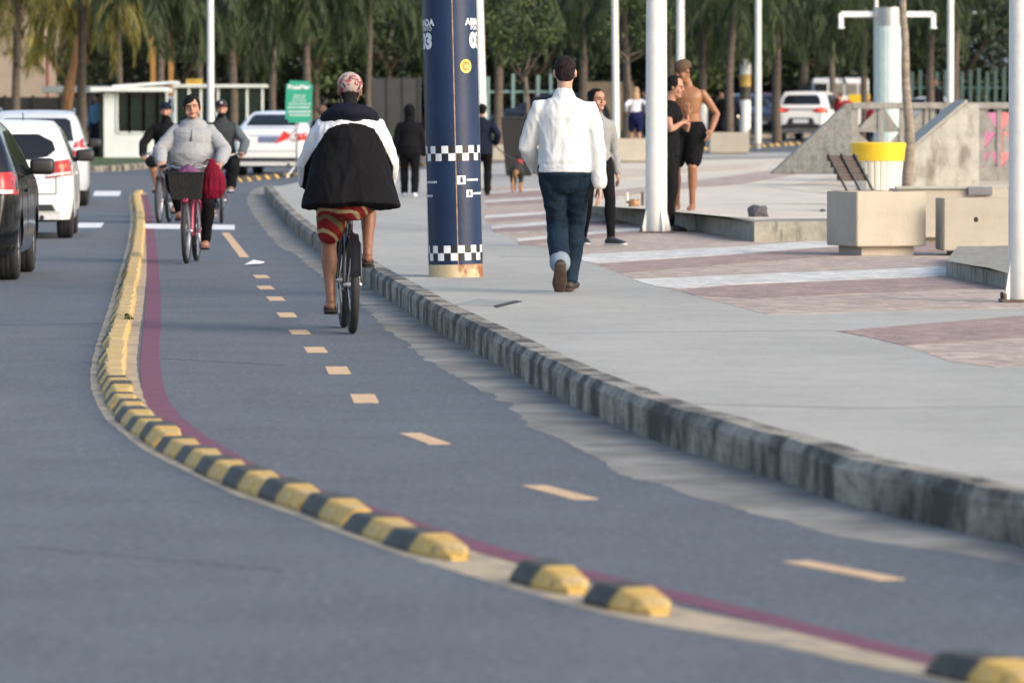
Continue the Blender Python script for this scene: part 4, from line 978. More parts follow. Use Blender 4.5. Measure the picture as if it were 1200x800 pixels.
def car(kind, label, loc, rz, pm, spec, group='cars on the road'):
    k = CARS[kind]; t = thing('parked_car' if spec.get('parked') else 'car', label, 'car', loc, rz, group)
    me = car_body(k); body = obj('body', me, pm, t, smooth='auto'); bmx = bmesh.new(); bmx.from_mesh(me); tree = BVHTree.FromBMesh(bmx); bmx.free()
    def pt(name, poly, m, ax='y', side=-1, off=.005, both=False, par=None):
        for pp in ([poly, mirror(poly)] if both else [poly]): o = obj(name, patch(tree, pp, ax, side, off), m, par or t, smooth='auto')
        return o
    B, T = k['belt'], k['top']; rw = k['roofw']
    gap = MATS.get('panel gap') or mat('panel gap', (.03, .03, .032), .8)
    pt('panel_gap', [(-.62, .555), (.62, .555), (.62, .567), (-.62, .567)], gap, off=.004)
    for s in (-1, 1): pt('panel_gap', [(s*.62, .56), (s*.632, .56), (s*.632, B - .12), (s*.62, B - .12)][::s], gap, off=.004)
    if 'rear_glass' in spec: pt('rear_window', spec['rear_glass'], glass_dark)
    for q_, (poly, m) in enumerate(spec.get('tails', [])): pt('tail_light', poly, m, both=True, off=.022 + .008*q_)
    for nm, poly, m in spec.get('rear', []): pt(nm, poly, m, off=.011 if 'print' in nm or nm == 'number_plate' else .006)
    for nm, poly, m in spec.get('front', []): pt(nm, poly, m, 'y', 1)
    for poly, m in spec.get('heads', []): pt('headlight', poly, m, 'y', 1, both=True)
    ys0, ys1 = spec.get('side', (.62, 2.75))
    mid = (ys0 + ys1)/2 - .05
    hz = B + .86*(T - B)
    for s in (-1, 1):
        pt('side_window', [(ys0 + .02, B + .06), (mid - .03, B + .02), (mid - .03, hz), (ys0 + .30, hz - .03)], glass_dark, 'x', s)
        pt('side_window', [(mid + .03, B + .02), (ys1 + .05, B + .01), (ys1 - .42, hz - .02), (mid + .03, hz)], glass_dark, 'x', s)
        for yy in (ys0 + .12, mid, ys1 + .12): pt('panel_gap', [(yy - .006, .42), (yy + .006, .42), (yy + .006, B - .01), (yy - .006, B - .01)], gap, 'x', s, .003)
        pt('door_handle', [(mid - .25, B - .10), (mid - .08, B - .10), (mid - .08, B - .13), (mid - .25, B - .13)], spec.get('handle', pm), 'x', s, .02)
        bm = bmesh.new(); my = ys1 - .28; box(bm, (s*(k['w'] + .09), my, B + .10), (.235, .12, .155), bev=.045); tube(bm, [(s*(k['w'] - .06), my + .02, B + .04), (s*(k['w'] + .04), my, B + .07)], .03, 8)
        obj('wing_mirror', bm, spec.get('mirror', blackpl), t, smooth=True)
        for y in k['ax']:
            wr = k['wr']; x = s*(k['w'] - .125); wh_ = obj('wheel', wheel_disc(wr, s), steel, t, loc=(x, y, wr), smooth='auto')
            obj('tyre', tyre_bm(wr, .205), rubber, wh_, smooth=True)
    bm = bmesh.new(); box(bm, (0, k['L']/2, k['low'] + .03), (k['w']*1.45, k['L']*.9, .12)); tube(bm, [(.45, .02, .27), (.45, .4, .27)], .03, 8); tube(bm, [(-k['w']+.3, k['ax'][0], k['wr']), (k['w']-.3, k['ax'][0], k['wr'])], .045, 8); obj('underbody', bm, blackpl, t)
    if spec.get('rails'):
        for s in (-1, 1): bm = bmesh.new(); tube(bm, [(s*(rw-.04), .6, T - .03), (s*(rw-.04), .75, T + .045), (s*(rw-.05), 2.2, T + .05), (s*(rw-.05), 2.4, T - .02)], .018, 8); obj('roof_rail', bm, steel, t, smooth=True)
    if spec.get('antenna'): bm = bmesh.new(); tube(bm, [(spec['antenna'], .65, T), (spec['antenna'], .55, T + .10)], .008, 6); obj('aerial', bm, blackpl, t)
    return t
def tyre_bm(r, w_):
    bm = bmesh.new(); prof = [(-w_/2+.01, r*.68), (-w_/2, r*.8), (-w_/2+.005, r*.93), (-w_/2+.03, r*.99), (-.03, r), (-.027, r*.994), (-.018, r*.994), (-.015, r), (.015, r), (.018, r*.994), (.027, r*.994), (.03, r), (w_/2-.03, r*.99), (w_/2-.005, r*.93), (w_/2, r*.8), (w_/2-.01, r*.68)]
    seg = 36; rings = [[bm.verts.new((x, rr*cos(2*pi*k/seg), rr*sin(2*pi*k/seg))) for k in range(seg)] for x, rr in prof]
    for a, b in zip(rings, rings[1:] + rings[:1]):
        for k in range(seg): bm.faces.new((a[k], a[(k+1) % seg], b[(k+1) % seg], b[k]))
    return bm
def wheel_disc(r, s):
    bm = bmesh.new(); tube(bm, [(-.07, 0, 0), (s*.06, 0, 0)], r*.16, 16)
    for k in range(7):
        a = 2*pi*k/7; tube(bm, [(s*.06, 0, 0), (s*.075, r*.66*cos(a), r*.66*sin(a))], [(.035, .02), (.028, .015)], 8, side=(0, -sin(a), cos(a)))
    seg = 32; prof = [(s*.085, r*.69), (s*.085, r*.64), (-s*.08, r*.6), (-s*.08, r*.69)]
    rings = [[bm.verts.new((x, rr*cos(2*pi*k/seg), rr*sin(2*pi*k/seg))) for k in range(seg)] for x, rr in prof]
    for a, b in zip(rings, rings[1:] + rings[:1]):
        for k in range(seg): bm.faces.new((a[k], a[(k+1) % seg], b[(k+1) % seg], b[k]))
    return bm
white_p = paint('white car paint', (.72, .72, .71)); black_p = mat('black car paint', (.005, .006, .008), .12, .02, 2, spec=.35, coat=.15); silver_p = mat('silver car paint', (.58, .61, .64), .32, .03, 2, metal=.25, coat=.6)
crimson_p = paint('crimson car paint', (.22, .02, .05)); dark_p = paint('dark blue car paint', (.02, .025, .04)); pale_p = paint('pale blue car paint', (.35, .42, .47))
def GL(px, D, z=0): return V((XD(px, D), D, terr(D) + z))
# the cars queueing on the left
D = 46.6; car('hatch', 'black car cut off by the left edge, nearest car of all', (XD(21, D) - .85, D, 0), R(2.2), black_p, dict(
    rear_glass=[(-.56, 1.08), (.56, 1.08), (.47, 1.34), (-.47, 1.34)], tails=[([(.60, .80), (.84, .79), (.84, .97), (.80, 1.00), (.66, .99)], red_lamp), ([(.64, .80), (.80, .80), (.80, .835), (.64, .835)], clear_lamp)],
    rear=[('number_plate', [(-.2, .62), (.2, .62), (.2, .75), (-.2, .75)], plate_m), ('bumper_insert', [(-.6, .34), (.6, .34), (.6, .46), (-.6, .46)], blackpl)], front=[]))
D = 64.0; car('hatch', 'white hatchback with dark oval rear window and lit red tail light, between two other cars', (XD(86.5, D) - .85, D, 0), R(3.6), white_p, dict(
    rear_glass=[(-.60, 1.04), (-.3, .99), (.3, .99), (.52, 1.03), (.62, 1.11), (.58, 1.22), (.40, 1.31), (-.40, 1.31), (-.58, 1.22)],
    tails=[([(.50, .76), (.83, .80), (.835, .97), (.80, 1.0), (.60, .97)], red_lamp), ([(.51, .775), (.82, .815), (.82, .845), (.52, .81)], clear_lamp), ([(.66, .88), (.76, .89), (.76, .94), (.66, .93)], lit_red)],
    rear=[('number_plate', [(-.2, .66), (.2, .66), (.2, .79), (-.2, .79)], plate_m), ('bumper_insert', [(-.62, .35), (.62, .35), (.58, .43), (-.58, .43)], blackpl), ('badge', [(-.05, .86), (.05, .86), (.05, .93), (-.05, .93)], chrome), ('lettering', [(.34, .74), (.44, .745), (.44, .765), (.34, .76)], chrome)], antenna=.2))
D = 89.4; car('suv', 'silver sport utility car with roof rails, farthest of the three cars queueing at the left', (XD(104, D) - .92, D, 0), R(4.2), silver_p, dict(rails=True,
    rear_glass=[(-.66, 1.14), (.66, 1.14), (.60, 1.50), (.52, 1.54), (-.52, 1.54), (-.60, 1.50)],
    tails=[([(.62, .86), (.88, .86), (.89, 1.18), (.84, 1.2), (.68, 1.12)], red_lamp), ([(.66, .97), (.86, .98), (.86, 1.03), (.66, 1.02)], clear_lamp)],
    rear=[('number_plate', [(-.26, .78), (.26, .78), (.26, .91), (-.26, .91)], plate_m), ('bumper_insert', [(-.75, .38), (.75, .38), (.72, .52), (-.72, .52)], blackpl)]))
D = 115.; t = car('sedan', 'white saloon car seen from behind beyond the oncoming cyclists', (XD(315, D), D, terr(D)), R(-5.5), white_p, dict(side=(.95, 3.0),
    rear_glass=[(-.60, 1.135), (.60, 1.135), (.52, 1.36), (.46, 1.39), (-.46, 1.39), (-.52, 1.36)],
    tails=[([(.55, .80), (.86, .80), (.86, .96), (.80, .985), (.58, .95)], red_lamp), ([(.50, .82), (.62, .82), (.62, .9), (.5, .9)], clear_lamp)],
    rear=[('number_plate', [(-.24, .76), (.24, .76), (.24, .89), (-.24, .89)], plate_b), ('number_plate_print', [(-.2, .79), (.2, .79), (.2, .84), (-.2, .84)], plate_m), ('boot_trim', [(-.45, .905), (.45, .905), (.45, .93), (-.45, .93)], chrome), ('bumper_insert', [(-.7, .34), (.7, .34), (.66, .42), (-.66, .42)], blackpl)]))
D = 172.; car('suv', 'white sport utility car with joined red tail lights in front of the palms', (XD(938, D), D, terr(D)), R(-15), white_p, dict(parked=1,
    rear_glass=[(-.66, 1.22), (.66, 1.22), (.60, 1.44), (.5, 1.54), (-.5, 1.54), (-.60, 1.44)],
    tails=[([(.42, .98), (.88, .92), (.89, 1.08), (.80, 1.14), (.42, 1.08)], red_lamp), ([(.62, 1.0), (.84, .98), (.84, 1.06), (.62, 1.07)], lit_red)],
    rear=[('tail_strip', [(-.42, 1.03), (.42, 1.03), (.42, 1.08), (-.42, 1.08)], blackpl), ('number_plate', [(-.26, .60), (.26, .60), (.26, .73), (-.26, .73)], plate_m), ('bumper_insert', [(-.88, .30), (.88, .30), (.85, .5), (.5, .56), (.4, .78), (-.4, .78), (-.5, .56), (-.85, .5)], blackpl)]))
FR = dict(front=[('windscreen', [(-.62, 1.02), (.62, 1.02), (.5, 1.38), (-.5, 1.38)], glass_dark), ('grille', [(-.5, .5), (.5, .5), (.45, .66), (-.45, .66)], blackpl), ('number_plate', [(-.2, .42), (.2, .42), (.2, .5), (-.2, .5)], plate_m)], heads=[([(.52, .64), (.80, .66), (.78, .78), (.55, .74)], clear_lamp)], side=(.95, 3.0))
D = 184.; car('sedan', 'crimson car facing the camera between the white lamp post and the palms', (XD(912, D), D + 4, terr(D)+.12), R(165), crimson_p, dict(FR))
FL = dict(FR); FL['heads'] = [([(.52, .62), (.80, .64), (.78, .82), (.55, .78)], lit_head)]
D = 176.; car('sedan', 'dark car with a bright round headlight behind the painted palm trunk', (XD(860, D), D + 4, terr(D)+.12), R(192), dark_p, FL)
D = 170.; car('hatch', 'dark blue car parked behind the woman in grey near the thin lamp post', (XD(712, D), D, terr(D)+.12), R(80), dark_p, dict(parked=1, rear_glass=[(-.56, 1.08), (.56, 1.08), (.47, 1.34), (-.47, 1.34)]))
D = 158.; car('sedan', 'pale blue car parked behind the cyclist in the dark grey jacket', (XD(290, D)-.4, D+1.5, terr(D)+.12), R(85), pale_p, dict(parked=1, side=(.95, 3.0)))
D = 187.; car('sedan', 'silver car with a lit red tail light behind the balustrade at the right', (XD(1150, D), D, terr(D)-.05), R(70), silver_p, dict(side=(.95, 3.0), tails=[([(.5, .78), (.86, .78), (.86, .98), (.58, .98)], lit_red)]))
# the white van
D = 182.; b = GL(952, D, .05); t = thing('white_van', 'white van with wide windows parked behind the white sport utility car', 'van', b, R(0)); k_ = D/FPX
bm = bmesh.new(); L_ = 66*k_; hv = ZD(92, D) - b.z
box(bm, (L_/2, .9, hv/2 + .2), (L_, 1.9, hv - .35), bev=.12); obj('body', bm, white_p, t, smooth='auto')
for q, (x0, x1) in enumerate(((2, 17), (23, 36), (38, 52), (54, 64))):
    bm = bmesh.new(); box(bm, ((x0+x1)/2*k_, -.06, (ZD(98, D)+ZD(112, D))/2 - b.z), ((x1-x0)*k_, .03, ZD(98, D)-ZD(112, D)), bev=.01); obj('window', bm, glass_dark if q == 0 else mat('pale van window', (.22, .2, .17), .3, .2, 3), t)
for x in (.5, L_-.55): w_ = obj('wheel', wheel_disc(.33, -1), steel, t, loc=(x, .08, .33), smooth='auto'); w_.rotation_euler = (0, 0, R(90)); obj('tyre', tyre_bm(.33, .2), rubber, w_, smooth=True)
bm = bmesh.new(); box(bm, (L_ - .35, -.065, ZD(116, D) - b.z), (.75, .03, .3), bev=.01); obj('yellow_stripe', bm, yelp, t)

# ================================================================== BICYCLES
def spokes_bm(r):
    bm = bmesh.new(); tube(bm, [(-.05, 0, 0), (.05, 0, 0)], .02, 10)
    for k in range(28):
        a = 2*pi*k/28; s = .035 if k % 2 else -.035; tube(bm, [(s, .02*cos(a+.4), .02*sin(a+.4)), (0, r*.88*cos(a), r*.88*sin(a))], .0013, 4, cap=False)
    return bm
def torus(R0, r0, seg=48, sg=10):
    bm = bmesh.new(); rings = [[bm.verts.new((r0*cos(2*pi*j/sg), (R0 + r0*sin(2*pi*j/sg))*cos(2*pi*i/seg), (R0 + r0*sin(2*pi*j/sg))*sin(2*pi*i/seg))) for j in range(sg)] for i in range(seg)]
    for i in range(seg):
        for j in range(sg): a, b = rings[i], rings[(i+1) % seg]; bm.faces.new((a[j], a[(j+1) % sg], b[(j+1) % sg], b[j]))
    return bm
PEDS = {}
def bicycle(label, loc, rz, fm, crank=90, steer=0, fat=.026, basket=None, bag=None, fend=True, bars=.29, roll=0):
    """crank angle 90 = right pedal up"""
    t = thing('bicycle', label, 'bicycle', loc, rz, 'bicycles on the cycle lane'); r = .335; rr, ff = -.46, .60
    t.rotation_euler = (0, roll, rz)
    bb = V((0, -.02, .29)); st = V((0, -.16, .80)); hd0, hd1 = V((0, .44, .66)), V((0, .40, .86))
    bm = bmesh.new()
    for a, b, q in ((bb, st, .016), (bb, hd0 + V((0, 0, .02)), .02), (st + V((0, .03, -.12)), hd1 - V((0, 0, .04)), .016), (hd0, hd1, .022)): tube(bm, [a, b], q, 10)
    for s in (-1, 1): tube(bm, [bb + V((s*.03, 0, 0)), V((s*.06, rr, r))], .010, 8); tube(bm, [st + V((0, .02, -.1)), V((s*.05, rr + .04, r + .28)), V((s*.06, rr, r))], .009, 8)
    obj('frame', bm, fm, t, smooth=True)
    bm = bmesh.new(); tube(bm, [(0, .40, .86), (0, .385, .97)], .014, 8)
    P = [(-bars, .26, .99), (-bars*.75, .32, 1.01), (-.1, .385, .98), (.1, .385, .98), (bars*.75, .32, 1.01), (bars, .26, .99)]; tube(bm, catmull(P, 4), .012, 8); hb_ = obj('handlebar', bm, steel, t, smooth=True)
    for s in (-1, 1):
        bm = bmesh.new(); tube(bm, [(s*bars*.82, .31, 1.005), (s*(bars+.01), .255, .99)], .018, 10); obj('grip', bm, blackpl, hb_, smooth=True)
        bm = bmesh.new(); tube(bm, [(s*bars*.7, .34, 1.0), (s*bars*.85, .37, .97)], .006, 6); obj('brake_lever', bm, steel, hb_)
    bm = bmesh.new()
    for s in (-1, 1): tube(bm, [(s*.012, .44, .68), (s*.055, .46, .64), (s*.055, ff, r)], .011, 8)
    obj('fork', bm, fm, t, smooth=True)
    for y in (rr, ff):
        w_ = obj('wheel', spokes_bm(r), steel, t, loc=(0, y, r)); obj('tyre', torus(r - fat, fat), rubber, w_, smooth=True); obj('rim', torus(r - fat*2.1, fat*.55, 40, 8), steel if fat < .03 else darkmetal, w_, smooth=True)
    if fend:
        for y, a0, a1 in ((rr, .2, 2.6), (ff, 1.0, 3.0)):
            pr_ = None; bm = bmesh.new()
            for k in range(15):
                a = a0 + (a1-a0)*k/14; c = [bm.verts.new((x, y + (r+.02-.006*abs(x)/.03)*cos(pi-a if y == rr else a), r + (r+.02-.006*abs(x)/.03)*sin(a))) for x in (-.033, 0, .033)]
                if pr_: bm.faces.new((pr_[0], pr_[1], c[1], c[0])); bm.faces.new((pr_[1], pr_[2], c[2], c[1]))
                pr_ = c
            bmesh.ops.solidify(bm, geom=bm.faces[:], thickness=.003); obj('mudguard', bm, fm, t, smooth=True)
    bm = bmesh.new(); tube(bm, [(0, -.29, .90), (0, -.20, .915), (0, -.12, .905), (0, .0, .90)], [(.11, .035), (.10, .035), (.05, .03), (.025, .02)], 14, side=(1, 0, 0)); sd = obj('saddle', bm, mat('black vinyl', (.015, .014, .014), .5), t, smooth=True)
    bm = bmesh.new(); tube(bm, [st - V((0, 0, .05)), (0, -.18, .89)], .0125, 8)
    for s in (-1, 1):
        tube(bm, [(s*.05, -.27, .88), (s*.03, -.2, .86), (0, -.05, .875)], .006, 6)
        tube(bm, [(s*.06, -.27, .88 - .06*q/6) if False else (s*.06 + .012*cos(q*1.3), -.27 + .012*sin(q*1.3), .88 - .05*q/14) for q in range(15)], .003, 4, cap=False)
    obj('seat_post', bm, steel, t, smooth=True)
    bm = bmesh.new(); ca_ = R(crank)
    for s, a in ((1, ca_), (-1, ca_ + pi)):
        e = bb + V((s*.075, .165*cos(a), .165*sin(a))); tube(bm, [bb + V((s*.03, 0, 0)), bb + V((s*.07, 0, 0)), e], .010, 8)
    obj('cranks', bm, steel, t, smooth=True)
    for s, a in ((1, ca_), (-1, ca_ + pi)):
        e = bb + V((s*.13, .165*cos(a), .165*sin(a))); bm = bmesh.new(); box(bm, e, (.09, .08, .022), bev=.004); obj('pedal', bm, blackpl, t)
    bm = bmesh.new(); tube(bm, [bb + V((.045, 0, 0)), bb + V((.052, 0, 0))], .09, 28, cap=False); ch = bb + V((.048, 0, 0)); tube(bm, [ch + V((0, 0, .088)), (.048, rr, r+.035)], .004, 6); tube(bm, [ch - V((0, 0, .088)), (.048, rr, r-.035)], .004, 6); obj('chainset', bm, darkmetal, t)
    bm = bmesh.new()
    for s in (-1, 1): tube(bm, catmull([(s*bars*.8, .34, 1.0), (s*.08, .50, 1.03), (s*.02, .47, .85), (0, .44, .7)], 5), .004, 6, cap=False)
    obj('brake_cable', bm, blackpl, t)
    bm = bmesh.new(); tube(bm, [(0, -.36, .66), (0, -.38, .66)], .028, 12); obj('reflector', bm, red_lamp, t)
    if basket:
        bk_ = thing_part = obj('basket', basket_bm(), mat('charcoal basket', (.02, .02, .02), .75, .2, 30, .3, spec=.15), t)
    return t
def basket_bm():
    bm = bmesh.new(); c = [( -.18, .48), (.18, .48), (.18, .74), (-.18, .74)]
    lo = [bm.verts.new((x*.82, .5+(y-.5)*.85, .66)) for x, y in c]; hi = [bm.verts.new((x, y, .93)) for x, y in c]; ih = [bm.verts.new((x*.93, .61+(y-.61)*.9, .93)) for x, y in c]; il = [bm.verts.new((x*.76, .6+(y-.61)*.8, .69)) for x, y in c]
    bm.faces.new(lo[::-1])
    for k in range(4):
        q = (k+1) % 4; bm.faces.new((lo[k], lo[q], hi[q], hi[k])); bm.faces.new((hi[k], hi[q], ih[q], ih[k])); bm.faces.new((ih[k], ih[q], il[q], il[k]))
    bm.faces.new(il)
    tube(bm, [hi[0].co + V((0, 0, .005)), hi[1].co + V((0, 0, .005)), hi[2].co + V((0, 0, .005)), hi[3].co + V((0, 0, .005)), hi[0].co + V((0, 0, .005))], .009, 6, side=(0, 0, 1)); return bm
# ================================================================== PEOPLE
def remesh(bm, vox, smooth=3, f=.5, wr=0, wf=7, stretch=(1, 1, 1), seed=0):
    bmesh.ops.recalc_face_normals(bm, faces=bm.faces[:])
    me = bpy.data.meshes.new('r'); bm.to_mesh(me); bm.free(); o = bpy.data.objects.new('r', me); COL.objects.link(o)
    m = o.modifiers.new('v', 'REMESH'); m.mode = 'VOXEL'; m.voxel_size = vox; m.use_smooth_shade = True
    s = o.modifiers.new('s', 'SMOOTH'); s.factor = f; s.iterations = smooth
    dg = bpy.context.evaluated_depsgraph_get(); out = bpy.data.meshes.new_from_object(o.evaluated_get(dg)); bpy.data.objects.remove(o); bpy.data.meshes.remove(me)
    if wr:
        sd = V((seed*3.1, seed*1.7, 0)); ns = [v.normal.copy() for v in out.vertices]
        for v, n in zip(out.vertices, ns):
            c = V((v.co.x*stretch[0], v.co.y*stretch[1], v.co.z*stretch[2]))*wf + sd
            a = (1 - abs(noise.noise(c))*2.4); b = noise.noise(c*.45 + V((9, 0, 0)))
            v.co += n*wr*(a*.75 + b*1.2 - .35 + .35*(1 - abs(noise.noise(c*2.3))*2.4))
    out.polygons.foreach_set('use_smooth', [True]*len(out.polygons)); return out
def ik(a, b, l1, l2, pole):
    a, b = V(a), V(b); d = b - a; L_ = min(d.length, (l1+l2)*.998); dn = d.normalized(); b = a + dn*L_
    x = (l1*l1 - l2*l2 + L_*L_)/(2*L_); h = math.sqrt(max(0, l1*l1 - x*x)); p = V(pole); p = (p - dn*p.dot(dn)).normalized()
    return a + dn*x + p*h, b
def skinm(name, c): return mat(name, c, .5, .12, 9, .08, 60, sss=.06)
skin_tan = skinm('tan skin', (.40, .20, .125)); skin_brn = skinm('brown skin', (.20, .088, .048)); skin_fair = skinm('fair skin', (.52, .29, .21)); skin_gold = skinm('golden brown skin', (.27, .12, .058))
eye_m = mat('dark eyes', (.02, .013, .01), .25); brow_m = mat('dark brows', (.03, .02, .016), .8); lip_m = mat('lips', (.28, .085, .07), .5)
hair_blk = mat('black hair', (.009, .008, .008), .75, .4, 20, .5, 70, spec=.12, stretch=(1, 1, .3)); hair_brn = mat('brown hair', (.10, .05, .03), .6, .4, 20, .5, 60); hair_bld = mat('blonde hair', (.34, .21, .11), .6, .3, 16, .5, 60, stretch=(1, 1, .2)); hair_gry = mat('greying hair', (.020, .015, .014), .8, .5, 40, .5, 90, spec=.12)
def cloth(name, c, var=.1, b=.25, bs=120, rough=.85): return mat(name, c, rough, var, 5, b, bs, spec=.12)
def head_bm(bm, c, rot, s=1, fem=False, ears=True, hw=1):
    S_ = [(-.118, .022, .072, .03), (-.108, .040, .085, .0), (-.085, .052, .092, -.04), (-.06, .060, .090, -.07), (-.03, .067, .087, -.085), (0, .0725, .084, -.095), (.03, .076, .090, -.10), (.06, .075, .084, -.097), (.085, .066, .070, -.085), (.105, .048, .045, -.06), (.118, .022, .015, -.03)]
    rings = []; seg = 20
    for z, w_, yf, yb in S_:
        cy, ry = (yf+yb)/2, (yf-yb)/2
        rings.append([bm.verts.new(c + rot @ (V((hw*w_*cos(2*pi*k/seg)*(1 if sin(2*pi*k/seg) < 0 else abs(cos(2*pi*k/seg))**-.08 if abs(cos(2*pi*k/seg)) > .05 else 1), cy + ry*sin(2*pi*k/seg), z))*s)) for k in range(seg)])
    for a, b in zip(rings, rings[1:]):
        for k in range(seg): bm.faces.new((a[k], a[(k+1) % seg], b[(k+1) % seg], b[k]))
    bm.faces.new(rings[0][::-1]); bm.faces.new(rings[-1])
    T = lambda *p: c + rot @ (V(p)*s)
    tube(bm, [T(0, .088, .018), T(0, .098, -.008), T(0, .106, -.028)], [(.008*s, .010*s), (.010*s, .012*s), (.017*s, .012*s)], 10, side=rot @ V((1, 0, 0)))
    tube(bm, [T(-.055, .068, .028), T(-.03, .088, .032), T(0, .09, .026), T(.03, .088, .032), T(.055, .068, .028)], .009*s, 8)
    tube(bm, [T(-.022, .086, -.062), T(0, .094, -.058), T(.022, .086, -.062)], .008*s, 8); ellip(bm, T(0, .084, -.10), (.022*s, .014*s, .016*s), 10)
    for q in (-1, 1):
        if ears: ellip(bm, T(q*.078*hw, -.008, -.008), (.010*s, .019*s, .032*s), 10, rot=rot.to_3x3() if hasattr(rot, 'to_3x3') else rot)
        ellip(bm, T(q*.045*hw, .062, -.035 - .02*(hw > 1)), (.022*s*hw**2, .02*s*hw, .025*s*hw), 10)
def face_bits(c, rot, s):
    bm = bmesh.new(); T = lambda *p: c + rot @ (V(p)*s)
    for q in (-1, 1):
        ellip(bm, T(q*.031, .0865, .004), (.0105*s, .005*s, .0045*s), 10, rot=rot, mi=0)
        tube(bm, [T(q*.014, .097, .026), T(q*.033, .094, .031), T(q*.052, .079, .026)], .0032*s, 6, mi=1)
    tube(bm, [T(-.024, .090, -.062), T(-.008, .0985, -.059), T(.008, .0985, -.059), T(.024, .090, -.062)], [(.004*s, .005*s), (.006*s, .0075*s), (.006*s, .0075*s), (.004*s, .005*s)], 8, mi=2); return bm
def hand_bm(bm, w, d, nrm, thumb, s=1, curl=.35, grip=False):
    """w wrist, d along the hand, nrm towards the palm side, thumb towards the thumb"""
    d = V(d).normalized(); th = (V(thumb) - d*V(thumb).dot(d)).normalized(); n = d.cross(th).normalized()
    if n.dot(V(nrm)) < 0: n = -n
    tube(bm, [w - d*.02*s, w + d*.02*s, w + d*.055*s, w + d*.088*s], [(.024*s, .019*s), (.034*s, .017*s), (.042*s, .016*s), (.040*s, .013*s)], 12, side=th)
    c_ = 1.25 if grip else curl
    for k, (off, ln) in enumerate(((.030, .074), (.010, .083), (-.010, .077), (-.029, .060))):
        p = w + d*(.088 - (.006 if k == 3 else 0))*s + th*off*s; pts = [p - d*.012*s, p]; a = c_*.5 + .08*k
        for seg_ in (.44, .31, .25):
            dd = d*cos(a) + n*sin(a); p = p + dd*ln*seg_*s; pts.append(p); a += c_*.62
        tube(bm, pts, [.0098*s, .0096*s, .0088*s, .0078*s, .0068*s], 8, side=th)
    p = w + d*.022*s + th*.028*s + n*.006*s; a1 = (d*.62 + th*.72 + n*.28).normalized(); a2 = (d*.9 + th*(.15 if not grip else -.25) + n*(.35 if not grip else .7)).normalized()
    tube(bm, [p - a1*.01*s, p + a1*.036*s, p + a1*.036*s + a2*.028*s, p + a1*.036*s + a2*.050*s], [.0145*s, .0125*s, .0105*s, .0085*s], 8)
